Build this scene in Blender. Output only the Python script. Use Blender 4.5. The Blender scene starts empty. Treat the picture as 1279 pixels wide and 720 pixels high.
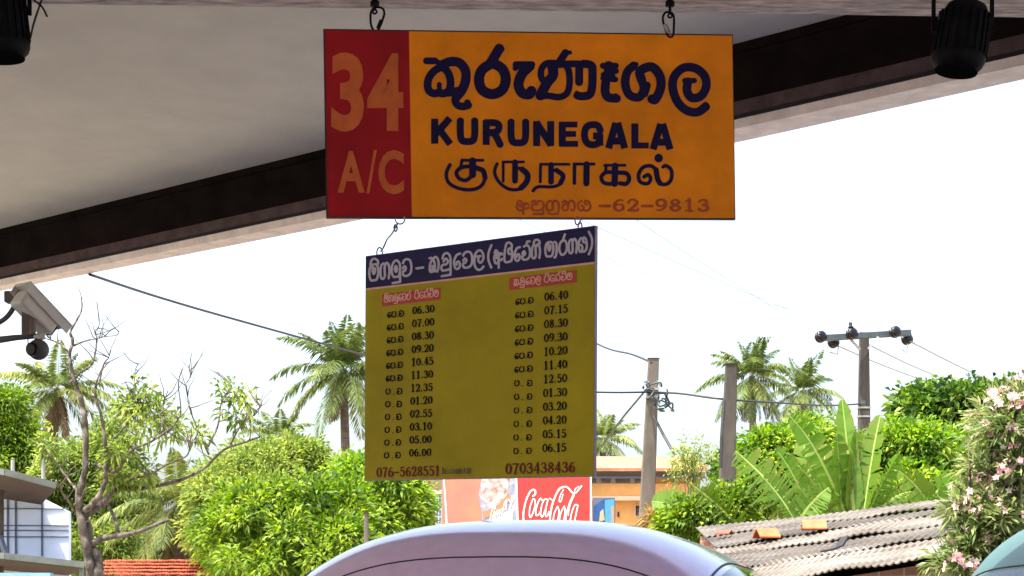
import bpy, math, random
import numpy as np
from mathutils import Vector, Matrix

# ---------------------------------------------------------------- camera, world, sun, exposure
S = bpy.context.scene
COL = S.collection
F = 2000.0            # focal length in pixels of a 1280 wide picture
H = 760.0             # picture row of the horizon (below the lower edge: rising front)
EYE = 1.6
cam = bpy.data.objects.new('camera', bpy.data.cameras.new('camera'))
COL.objects.link(cam)
cam.location = (0, 0, EYE)
cam.rotation_euler = (math.radians(90), 0, 0)
cam.data.sensor_width = 36.0
cam.data.lens = 36.0 * F / 1280.0
cam.data.shift_y = (H - 360.0) / 1280.0
cam.data.clip_start = 0.05
cam.data.clip_end = 3000
S.camera = cam

SUN_EL, SUN_AZ = math.radians(68), math.radians(232)     # azimuth clockwise from +Y: behind the camera, to the left
w = bpy.data.worlds.new('World'); S.world = w; w.use_nodes = True
nt = w.node_tree; nt.nodes.clear()
sky = nt.nodes.new('ShaderNodeTexSky'); sky.sky_type = 'NISHITA'; sky.sun_disc = False
sky.sun_elevation = SUN_EL; sky.sun_rotation = SUN_AZ
sky.air_density = 1.0; sky.dust_density = 7.0; sky.ozone_density = 0.6
bg = nt.nodes.new('ShaderNodeBackground'); bg.inputs['Strength'].default_value = 0.15
wo = nt.nodes.new('ShaderNodeOutputWorld')
nt.links.new(sky.outputs[0], bg.inputs[0]); nt.links.new(bg.outputs[0], wo.inputs[0])
sl = bpy.data.lights.new('sun', 'SUN'); sl.energy = 3.0; sl.angle = math.radians(0.5); sl.color = (1.0, 0.95, 0.86)
so = bpy.data.objects.new('sun', sl); COL.objects.link(so)
sd = Vector((math.sin(SUN_AZ) * math.cos(SUN_EL), math.cos(SUN_AZ) * math.cos(SUN_EL), math.sin(SUN_EL)))
so.rotation_euler = sd.to_track_quat('Z', 'Y').to_euler()
so.location = (0, -20, 40)
S.view_settings.view_transform = 'Standard'; S.view_settings.look = 'None'
S.view_settings.exposure = 2.2; S.view_settings.gamma = 1.0; S.view_settings.use_curve_mapping = False
S.cycles.max_bounces = 8; S.cycles.diffuse_bounces = 4; S.cycles.transparent_max_bounces = 8

rnd = random.Random(7)

# ---------------------------------------------------------------- helpers
def P(px, py, Y):
    """world point seen at a pixel of the 1280x720 photograph at distance Y"""
    return Vector(((px - 640.0) * Y / F, Y, EYE + (H - py) * Y / F))

def wloc(o):
    v = Vector((0, 0, 0))
    while o is not None:
        v += o.location; o = o.parent
    return v

class MB:
    def __init__(s): s.v = []; s.f = []; s.t = []
    def add(s, vs, fs):
        n = len(s.v); s.v += [tuple(v) for v in vs]; s.f += [tuple(i + n for i in f) for f in fs]; return s
    def box(s, c, size, R=None):
        c = Vector(c); hx, hy, hz = [a / 2 for a in size]
        vs = [Vector((x, y, z)) for x in (-hx, hx) for y in (-hy, hy) for z in (-hz, hz)]
        if R is not None: vs = [R @ v for v in vs]
        return s.add([c + v for v in vs], [(0, 1, 3, 2), (4, 6, 7, 5), (0, 4, 5, 1), (2, 3, 7, 6), (0, 2, 6, 4), (1, 5, 7, 3)])
    def bar(s, a, b, wd, ht, up=(0, 0, 1)):
        a, b = Vector(a), Vector(b); d = (b - a); L = d.length; d.normalize()
        u = Vector(up); x = d.cross(u)
        if x.length < 1e-4: x = d.cross(Vector((1, 0, 0)))
        x.normalize(); u = x.cross(d)
        R = Matrix((x, d, u)).transposed()
        return s.box((a + b) / 2, (wd, L, ht), R)
    def tube(s, pts, rad, seg=8, cap=True):
        pts = [Vector(p) for p in pts]; n = len(pts)
        rs = rad if isinstance(rad, (list, tuple)) else [rad] * n
        base = len(s.v); prev = None
        for i, p in enumerate(pts):
            d = (pts[min(i + 1, n - 1)] - pts[max(i - 1, 0)])
            if d.length < 1e-9: d = Vector((0, 0, 1))
            d.normalize()
            if prev is None:
                x = d.orthogonal().normalized()
            else:
                x = prev - d * prev.dot(d)
                x = x.normalized() if x.length > 1e-6 else d.orthogonal().normalized()
            prev = x; y = d.cross(x)
            for k in range(seg):
                a = 2 * math.pi * k / seg
                s.v.append(tuple(p + (x * math.cos(a) + y * math.sin(a)) * rs[i]))
        for i in range(n - 1):
            for k in range(seg):
                a = base + i * seg + k; b = base + i * seg + (k + 1) % seg
                s.f.append((a, b, b + seg, a + seg))
        if cap:
            s.f.append(tuple(base + k for k in range(seg))[::-1])
            s.f.append(tuple(base + (n - 1) * seg + k for k in range(seg)))
        return s
    def lathe(s, prof, c, axis=(0, 0, 1), seg=24):
        """profile of (distance along axis, radius)"""
        ax = Vector(axis).normalized(); c = Vector(c)
        return s.tube_prof([(c + ax * h, r) for h, r in prof], ax, seg)
    def tube_prof(s, rings, ax, seg):
        x = ax.orthogonal().normalized(); y = ax.cross(x); base = len(s.v); n = len(rings)
        for p, r in rings:
            for k in range(seg):
                a = 2 * math.pi * k / seg
                s.v.append(tuple(p + (x * math.cos(a) + y * math.sin(a)) * max(r, 1e-4)))
        for i in range(n - 1):
            for k in range(seg):
                a = base + i * seg + k; b = base + i * seg + (k + 1) % seg
                s.f.append((a, b, b + seg, a + seg))
        s.f.append(tuple(base + k for k in range(seg))[::-1]); s.f.append(tuple(base + (n - 1) * seg + k for k in range(seg)))
        return s
    def prism(s, poly, n):
        """polygon of world points pushed along vector n"""
        k = len(poly); n = Vector(n); a = [Vector(p) for p in poly]
        fs = [tuple(range(k))[::-1], tuple(range(k, 2 * k))] + [(i, (i + 1) % k, (i + 1) % k + k, i + k) for i in range(k)]
        return s.add(a + [p + n for p in a], fs)
    def build(s, name, mat, parent=None, smooth=False, local=False):
        off = Vector((0, 0, 0)) if (parent is None or local) else wloc(parent)
        me = bpy.data.meshes.new(name)
        me.from_pydata([(v[0] - off.x, v[1] - off.y, v[2] - off.z) for v in s.v], [], s.f)
        me.materials.append(mat)
        if smooth: me.polygons.foreach_set('use_smooth', [True] * len(me.polygons))
        me.update()
        o = bpy.data.objects.new(name, me); COL.objects.link(o)
        if parent is not None: o.parent = parent
        return o

def smooth_auto(o, ang=40):
    me = o.data
    me.polygons.foreach_set('use_smooth', [True] * len(me.polygons))
    try: me.set_sharp_from_angle(angle=math.radians(ang))
    except Exception: pass
    return o

def bevel(o, wd, seg=2):
    m = o.modifiers.new('bevel', 'BEVEL'); m.width = wd; m.segments = seg; m.limit_method = 'ANGLE'; m.angle_limit = math.radians(40)
    return o

def tag(o, label, cat, group=None, kind=None):
    o['label'] = label
    if cat: o['category'] = cat
    if group: o['group'] = group
    if kind: o['kind'] = kind
    return o

def thing(name, loc, label, cat, group=None):
    o = bpy.data.objects.new(name, None); o.location = loc; o.empty_display_size = 0.2
    COL.objects.link(o); return tag(o, label, cat, group)

def structure(o):
    o['kind'] = 'structure'; return o

# ---------------------------------------------------------------- materials
def mat(name, col, rough=0.7, var=0.0, scale=6.0, bump=0.0, bscale=40.0, metal=0.0, spec=0.4, col2=None, stretch=None, coat=0.0, detail=6.0):
    m = bpy.data.materials.new(name); m.use_nodes = True
    n = m.node_tree; b = n.nodes['Principled BSDF']
    b.inputs['Base Color'].default_value = (*col, 1); b.inputs['Roughness'].default_value = rough
    b.inputs['Metallic'].default_value = metal; b.inputs['Specular IOR Level'].default_value = spec
    b.inputs['Coat Weight'].default_value = coat; b.inputs['Coat Roughness'].default_value = 0.06
    if var or col2 or bump:
        tc = n.nodes.new('ShaderNodeTexCoord'); mp = n.nodes.new('ShaderNodeMapping')
        n.links.new(tc.outputs['Object'], mp.inputs[0])
        if stretch: mp.inputs['Scale'].default_value = stretch
    if var or col2:
        nz = n.nodes.new('ShaderNodeTexNoise'); nz.inputs['Scale'].default_value = scale; nz.inputs['Detail'].default_value = detail
        nz.inputs['Roughness'].default_value = 0.62
        n.links.new(mp.outputs[0], nz.inputs['Vector'])
        cr = n.nodes.new('ShaderNodeValToRGB'); e = cr.color_ramp.elements
        c2 = col2 if col2 else tuple(min(1, c * (1 + var)) for c in col)
        c1 = col if col2 else tuple(c * (1 - var) for c in col)
        e[0].position = 0.36; e[0].color = (*c1, 1); e[1].position = 0.66; e[1].color = (*c2, 1)
        n.links.new(nz.outputs['Fac'], cr.inputs[0]); n.links.new(cr.outputs[0], b.inputs['Base Color'])
    if bump:
        nb = n.nodes.new('ShaderNodeTexNoise'); nb.inputs['Scale'].default_value = bscale; nb.inputs['Detail'].default_value = 5
        n.links.new(mp.outputs[0], nb.inputs['Vector'])
        bp = n.nodes.new('ShaderNodeBump'); bp.inputs['Strength'].default_value = bump; bp.inputs['Distance'].default_value = 0.02
        n.links.new(nb.outputs['Fac'], bp.inputs['Height']); n.links.new(bp.outputs[0], b.inputs['Normal'])
    return m

def leafmat(name, dark, mid, light, trans=0.35, rough=0.45):
    m = bpy.data.materials.new(name); m.use_nodes = True
    n = m.node_tree; b = n.nodes['Principled BSDF']; out = n.nodes['Material Output']
    at = n.nodes.new('ShaderNodeAttribute'); at.attribute_name = 'tone'
    cr = n.nodes.new('ShaderNodeValToRGB'); e = cr.color_ramp.elements
    e[0].position = 0.1; e[0].color = (*dark, 1); e[1].position = 0.9; e[1].color = (*light, 1)
    k = e.new(0.5); k.color = (*mid, 1)
    n.links.new(at.outputs['Fac'], cr.inputs[0]); n.links.new(cr.outputs[0], b.inputs['Base Color'])
    b.inputs['Roughness'].default_value = rough + .12; b.inputs['Specular IOR Level'].default_value = 0.22
    tr = n.nodes.new('ShaderNodeBsdfTranslucent'); mx = n.nodes.new('ShaderNodeMixShader'); mx.inputs[0].default_value = trans
    hs = n.nodes.new('ShaderNodeHueSaturation'); hs.inputs['Value'].default_value = 1.5; hs.inputs['Saturation'].default_value = 1.1
    n.links.new(cr.outputs[0], hs.inputs['Color']); n.links.new(hs.outputs[0], tr.inputs[0])
    n.links.new(b.outputs[0], mx.inputs[1]); n.links.new(tr.outputs[0], mx.inputs[2]); n.links.new(mx.outputs[0], out.inputs['Surface'])
    return m

M = dict(
    ceiling=mat('ceiling paint', (.50, .49, .468), .9, .06, 3.2, .15, 26, detail=10),
    beam_dark=mat('dark maroon paint', (.0095, .0062, .0062), .9, .35, 5, spec=.04),
    beam_rail=mat('mauve brown paint', (.075, .050, .055), .8, .25, 9, spec=.2),
    beam_pale=mat('weathered pale concrete', (.78, .70, .68), .9, .14, 9, .2, 25),
    beam_wash=mat('stained whitewashed concrete', (.80, .72, .73), .92, 0, 10, .35, 22, col2=(.30, .24, .25), stretch=(1, 5, 5)),
    seam=mat('black joint', (.012, .01, .012), .8),
    column=mat('painted concrete', (.55, .53, .5), .85, .1, 4, .1, 30),
    back=mat('light block wall paint', (.30, .28, .25), .9, .1, 2),
    concrete=mat('concrete floor', (.24, .225, .205), .9, .16, 3, .2, 20),
    asphalt=mat('asphalt', (.10, .098, .094), .95, .2, 4, .3, 60),
    ground=mat('dusty ground', (.26, .21, .14), .95, .25, .4, .3, 8, col2=(.33, .28, .2)),
    orange=mat('orange sign paint', (.82, .25, .008), .65, .15, 5, .05, 60, detail=14, spec=.2),
    red=mat('crimson sign paint', (.33, .008, .016), .6, .2, 6, .04, 60, spec=.2, detail=12),
    tan=mat('orange numerals', (.56, .115, .03), .55, .14, 18),
    navy=mat('navy lettering', (.009, .006, .055), .6, .15, 20, spec=.15),
    rust=mat('dull red lettering', (.42, .075, .022), .6, .2, 25),
    sign_edge=mat('dark sign edge', (.03, .015, .02), .6),
    yellow=mat('yellow sign paint', (.36, .285, .004), .65, .15, 3, .04, 50, detail=14, spec=.2),
    header=mat('dark violet band', (.020, .014, .080), .6, .15, 8, spec=.15),
    lilac=mat('pale lilac lettering', (.46, .42, .55), .6, .1, 20),
    labelred=mat('red label', (.42, .028, .022), .55, .12, 10),
    pink=mat('pinkish lettering', (.72, .36, .30), .6),
    black_ink=mat('black lettering', (.010, .006, .008), .7, spec=.1),
    maroon_ink=mat('maroon lettering', (.16, .015, .014), .6, spec=.15),
    smudge=mat('smudged ink', (.16, .10, .05), .7, .4, 60),
    edge_lilac=mat('pale sign rim', (.30, .25, .34), .6),
    black_metal=mat('black metal', (.007, .007, .010), .7, .3, 20, spec=.08),
    steel=mat('dull steel', (.35, .34, .33), .4, .2, 30, metal=.7),
    rubber=mat('black rubber', (.012, .012, .013), .6),
    matt=mat('matt black grille', (.006, .006, .008), .95, spec=0.0),
    cctv=mat('off white camera shell', (.60, .58, .55), .5, .06, 8),
    cctv_dark=mat('brown grey bracket', (.13, .10, .095), .6, .2, 20),
    lens=mat('black glass', (.004, .004, .006), .3, spec=.2),
    pole=mat('grey weathered concrete pole', (.080, .070, .057), .95, .28, 3, .4, 14, stretch=(1, 1, .3)),
    pole_dark=mat('weathered post', (.043, .039, .033), .95, .3, 4, .4, 14, stretch=(1, 1, .3)),
    crossarm=mat('dark steel crossarm', (.035, .05, .055), .6, .2, 8),
    insulator=mat('dark brown porcelain', (.005, .004, .005), .3, spec=.25),
    wire=mat('black cable', (.012, .012, .013), .6),
    thin_wire=mat('grey wire', (.16, .16, .165), .5),
    bark=mat('grey brown bark', (.078, .066, .053), .95, .6, 9, 1.0, 16, stretch=(1, 1, .35)),
    palm_bark=mat('palm bark', (.085, .07, .058), .95, .35, 5, .6, 10, stretch=(.5, .5, 3)),
    stem=mat('green stem', (.16, .19, .07), .7, .2, 8),
    van=mat('lavender car paint', (.80, .585, .86), .22, .05, 14, spec=.4, metal=.05, coat=.8, detail=10),
    teal=mat('pale teal car paint', (.050, .105, .095), .5, .03, 2, spec=.25, metal=.1, coat=.15),
    glass=mat('dark tinted glass', (.035, .04, .03), .04, spec=.8),
    tyre=mat('tyre rubber', (.02, .02, .02), .85),
    rim=mat('wheel steel', (.5, .5, .5), .35, metal=.8),
    lamp=mat('headlight glass', (.7, .7, .7), .1),
    plastic=mat('grey bumper plastic', (.08, .08, .085), .6),
    ochre=mat('orange wall plaster', (.50, .26, .085), .9, .12, 1.2, .1, 20),
    cream=mat('pale wall trim', (.50, .36, .26), .9, .08, 2),
    peach=mat('peach roof tile', (.235, .115, .065), .9, .25, 1.5, .2, 8),
    buff=mat('buff plaster', (.34, .25, .14), .9, .12, 1.5),
    shade=mat('grey soffit', (.20, .18, .17), .9),
    dark=mat('dark opening', (.02, .015, .015), .9),
    white=mat('white painted metal', (.48, .56, .70), .6, .05, 2),
    frame_dark=mat('dark grid steel', (.07, .08, .11), .6),
    fascia=mat('grey green fascia', (.10, .115, .10), .7, .2, 4),
    soffit=mat('brown timber soffit', (.055, .037, .026), .85, .4, 6, stretch=(1, 8, 1)),
    bluewall=mat('pale blue painted wall', (.13, .26, .34), .85, .15, 4),
    redtile=mat('red clay tile', (.36, .075, .035), .85, .45, 5, .2, 12),
    ridgetile=mat('orange clay ridge tile', (.36, .085, .03), .8, .25, 9, .2, 30),
    darktile=mat('dark red clay tile', (.20, .05, .03), .85, .2, 9),
    asbestos=None,
    brick=mat('dirty brown brick', (.16, .085, .06), .95, .4, 6, .5, 14),
    cokered=mat('red billboard vinyl', (.50, .022, .018), .5, .06, 3),
    white_ink=mat('white lettering', (.82, .80, .78), .6),
    skin=mat('peach poster print', (.46, .145, .075), .55, 0, .9, col2=(.45, .11, .085)),
    ice=mat('pale ice print', (.42, .40, .40), .5, 0, 5, col2=(.20, .09, .06), detail=3),
    greyblue=mat('grey blue print', (.12, .14, .20), .5, 0, 5, col2=(.30, .31, .34)),
    salmon=mat('salmon print', (.40, .14, .07), .5),
    blueboard=mat('deep blue signboard', (.008, .05, .17), .5, .2, 3),
    skyblue=mat('sky blue signboard', (.04, .20, .32), .5, .1, 3),
    petal=mat('pale pink petal', (.80, .46, .48), .6),
    banana=None,
)
L_mango = leafmat('mango leaf', (.028, .062, .009), (.088, .165, .014), (.21, .28, .032), .38)
L_lime = leafmat('lime leaf', (.034, .085, .010), (.105, .205, .020), (.235, .315, .040), .42)
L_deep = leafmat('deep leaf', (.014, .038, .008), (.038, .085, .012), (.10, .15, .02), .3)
L_olive = leafmat('olive leaf', (.048, .085, .016), (.118, .178, .032), (.23, .275, .06), .42)
L_almond = leafmat('almond leaf', (.012, .035, .008), (.040, .095, .012), (.15, .23, .03), .3)
L_palm = leafmat('palm leaflet', (.036, .062, .018), (.085, .122, .028), (.19, .22, .06), .25, .55)
L_dead = leafmat('dry palm leaflet', (.06, .045, .028), (.11, .08, .045), (.18, .13, .07), .2)
L_ole = leafmat('oleander leaf', (.045, .080, .022), (.110, .160, .046), (.24, .27, .11), .35)
L_ban = leafmat('banana leaf', (.16, .11, .035), (.058, .140, .011), (.28, .36, .09), .38, .4)
L_dry = leafmat('dry grass', (.13, .08, .02), (.22, .14, .04), (.30, .21, .07), .3)
L_petal = leafmat('oleander flower', (.56, .28, .31), (.70, .43, .45), (.74, .60, .60), .3)

def asbestos(g=1.0):
    m = mat('grey asbestos sheet', (.2, .2, .2), .95, bump=.25, bscale=40, spec=.15)
    n = m.node_tree; b = n.nodes['Principled BSDF']
    tc = n.nodes.new('ShaderNodeTexCoord')
    def noise(scale, rot, st, lo, hi, c0, c1):
        mp = n.nodes.new('ShaderNodeMapping'); mp.vector_type = 'TEXTURE'; mp.inputs['Rotation'].default_value = (0, 0, rot); mp.inputs['Scale'].default_value = st
        nz = n.nodes.new('ShaderNodeTexNoise'); nz.inputs['Scale'].default_value = scale; nz.inputs['Detail'].default_value = 8; nz.inputs['Roughness'].default_value = .65
        r = n.nodes.new('ShaderNodeValToRGB'); e = r.color_ramp.elements; e[0].position = lo; e[0].color = (*c0, 1); e[1].position = hi; e[1].color = (*c1, 1)
        n.links.new(tc.outputs['Object'], mp.inputs[0]); n.links.new(mp.outputs[0], nz.inputs['Vector']); n.links.new(nz.outputs['Fac'], r.inputs[0]); return r
    a = noise(2.0, math.radians(-60), (5, .16, 1), .34, .60, (.085 * g, .074 * g, .064 * g), (.32 * g, .30 * g, .27 * g))
    c = noise(1.1, 0, (1, 1, 1), .35, .7, (.45, .42, .38), (1.1, 1.1, 1.1))
    mx = n.nodes.new('ShaderNodeMix'); mx.data_type = 'RGBA'; mx.blend_type = 'MULTIPLY'; mx.inputs['Factor'].default_value = 1
    n.links.new(a.outputs[0], mx.inputs['A']); n.links.new(c.outputs[0], mx.inputs['B']); n.links.new(mx.outputs['Result'], b.inputs['Base Color'])
    return m

# ---------------------------------------------------------------- lettering: strokes to one clean flat mesh
def cr(pts, sub=6):
    if len(pts) < 3: return pts
    a = np.array(pts, float); out = []
    for i in range(len(a) - 1):
        p0 = a[max(i - 1, 0)]; p1 = a[i]; p2 = a[i + 1]; p3 = a[min(i + 2, len(a) - 1)]
        for k in range(sub):
            t = k / sub
            out.append(0.5 * (2 * p1 + (p2 - p0) * t + (2 * p0 - 5 * p1 + 4 * p2 - p3) * t * t + (3 * p1 - p0 - 3 * p2 + p3) * t ** 3))
    out.append(a[-1]); return out

def strokes_mesh(mb, strokes, place, res, flat=False):
    """strokes: lists of (x, y, full width); place(x, y) gives the point in space"""
    S_ = [list(cr(s)) if len(s) > 2 else list(s) for s in strokes]
    allp = np.array([p for s in S_ for p in s]); m = allp[:, 2].max()
    x0, y0 = allp[:, 0].min() - m, allp[:, 1].min() - m
    nx = int((allp[:, 0].max() + m - x0) / res) + 2; ny = int((allp[:, 1].max() + m - y0) / res) + 2
    D = np.full((ny, nx), 1e3)
    for s in S_:
        for a, b in zip(s[:-1], s[1:]):
            r = max(a[2], b[2]) / 2 + 2 * res
            i0 = max(int((min(a[0], b[0]) - r - x0) / res), 0); i1 = min(int((max(a[0], b[0]) + r - x0) / res) + 2, nx)
            j0 = max(int((min(a[1], b[1]) - r - y0) / res), 0); j1 = min(int((max(a[1], b[1]) + r - y0) / res) + 2, ny)
            X, Yy = np.meshgrid(x0 + res * np.arange(i0, i1), y0 + res * np.arange(j0, j1))
            dx, dy = b[0] - a[0], b[1] - a[1]; L2 = dx * dx + dy * dy + 1e-12
            t = np.clip(((X - a[0]) * dx + (Yy - a[1]) * dy) / L2, 0, 1)
            d = np.hypot(X - a[0] - t * dx, Yy - a[1] - t * dy) - (a[2] + (b[2] - a[2]) * t) / 2
            if flat:
                al = ((X - a[0]) * dx + (Yy - a[1]) * dy) / math.sqrt(L2)
                if a is s[0]: d = np.maximum(d, -al)
                if b is s[-1]: d = np.maximum(d, al - math.sqrt(L2))
            D[j0:j1, i0:i1] = np.minimum(D[j0:j1, i0:i1], d)
    I = D < 0
    cnt = I[:-1, :-1].astype(int) + I[:-1, 1:] + I[1:, :-1] + I[1:, 1:]
    gx = lambda i: x0 + res * i
    gy = lambda j: y0 + res * j
    for j in range(ny - 1):
        row = cnt[j]; i = 0
        idx = np.nonzero(row)[0]
        if len(idx) == 0: continue
        k = 0
        while k < len(idx):
            i = idx[k]
            if row[i] == 4:
                e = k
                while e + 1 < len(idx) and idx[e + 1] == idx[e] + 1 and row[idx[e + 1]] == 4: e += 1
                q = [(gx(i), gy(j)), (gx(idx[e] + 1), gy(j)), (gx(idx[e] + 1), gy(j + 1)), (gx(i), gy(j + 1))]
                mb.add([place(*p) for p in q], [(0, 3, 2, 1)]); k = e + 1
            else:
                c = [(i, j), (i + 1, j), (i + 1, j + 1), (i, j + 1)]; poly = []
                for n_ in range(4):
                    a, b = c[n_], c[(n_ + 1) % 4]; da, db = D[a[1], a[0]], D[b[1], b[0]]
                    if da < 0: poly.append((gx(a[0]), gy(a[1])))
                    if (da < 0) != (db < 0):
                        t = da / (da - db); poly.append((gx(a[0] + (b[0] - a[0]) * t), gy(a[1] + (b[1] - a[1]) * t)))
                if len(poly) > 2: mb.add([place(*p) for p in poly], [tuple(range(len(poly)))[::-1]])
                k += 1
    return mb

_txt = bpy.data.curves.new('letters', 'FONT'); _to = bpy.data.objects.new('letters', _txt); COL.objects.link(_to)
_txt.resolution_u = 4
def latin(mb, body, rect, place, offset=0.0, slant=0.0, slope=0.0):
    """words in the built-in font, fitted into rect = x0, y0 (top), x1, y1 (bottom)"""
    _txt.body = body; _txt.offset = offset
    bpy.context.view_layer.update()
    me = bpy.data.meshes.new_from_object(_to.evaluated_get(bpy.context.evaluated_depsgraph_get()))
    v = np.array([q.co[:] for q in me.vertices]); fs = [tuple(p.vertices) for p in me.polygons]
    bpy.data.meshes.remove(me)
    x0, y0, x1, y1 = rect
    a = (v[:, 0] - v[:, 0].min()) / (np.ptp(v[:, 0])); b = (v[:, 1] - v[:, 1].min()) / (np.ptp(v[:, 1]))
    X = x0 + a * (x1 - x0) + slant * b; Yy = y1 - b * (y1 - y0) + slope * (X - x0)
    mb.add([place(x, y) for x, y in zip(X, Yy)], fs)
    return mb

class Board:
    """flat board measured by three corners; px -> point on its face"""
    def __init__(s, TL, TR, BL, square=True):
        s.o = TL; s.u = TR - TL; v = BL - TL
        s.v = v - s.u * (v.dot(s.u) / s.u.length_squared) if square else v
        s.n = s.u.cross(s.v).normalized()
        if s.n.y > 0: s.n = -s.n            # towards the viewer
    def at(s, px, py, lift=0.0):
        d = Vector(((px - 640) / F, 1, (H - py) / F)); c = Vector((0, 0, EYE))
        t = (s.o - c).dot(s.n) / d.dot(s.n)
        return c + d * t + s.n * lift
    def uv(s, a, b, lift=0.0): return s.o + s.u * a + s.v * b + s.n * lift
    def plate(s, mb, a0, b0, a1, b1, back, front):
        q = [s.uv(a0, b0, back), s.uv(a1, b0, back), s.uv(a1, b1, back), s.uv(a0, b1, back)]
        return mb.prism(q, s.n * (front - back))
    def local(s, px, py):
        p = s.at(px, py) - s.o; uu, vv, uv_ = s.u.dot(s.u), s.v.dot(s.v), s.u.dot(s.v); a, b = p.dot(s.u), p.dot(s.v); k = uu * vv - uv_ * uv_
        return (a * vv - b * uv_) / k, (b * uu - a * uv_) / k

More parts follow.
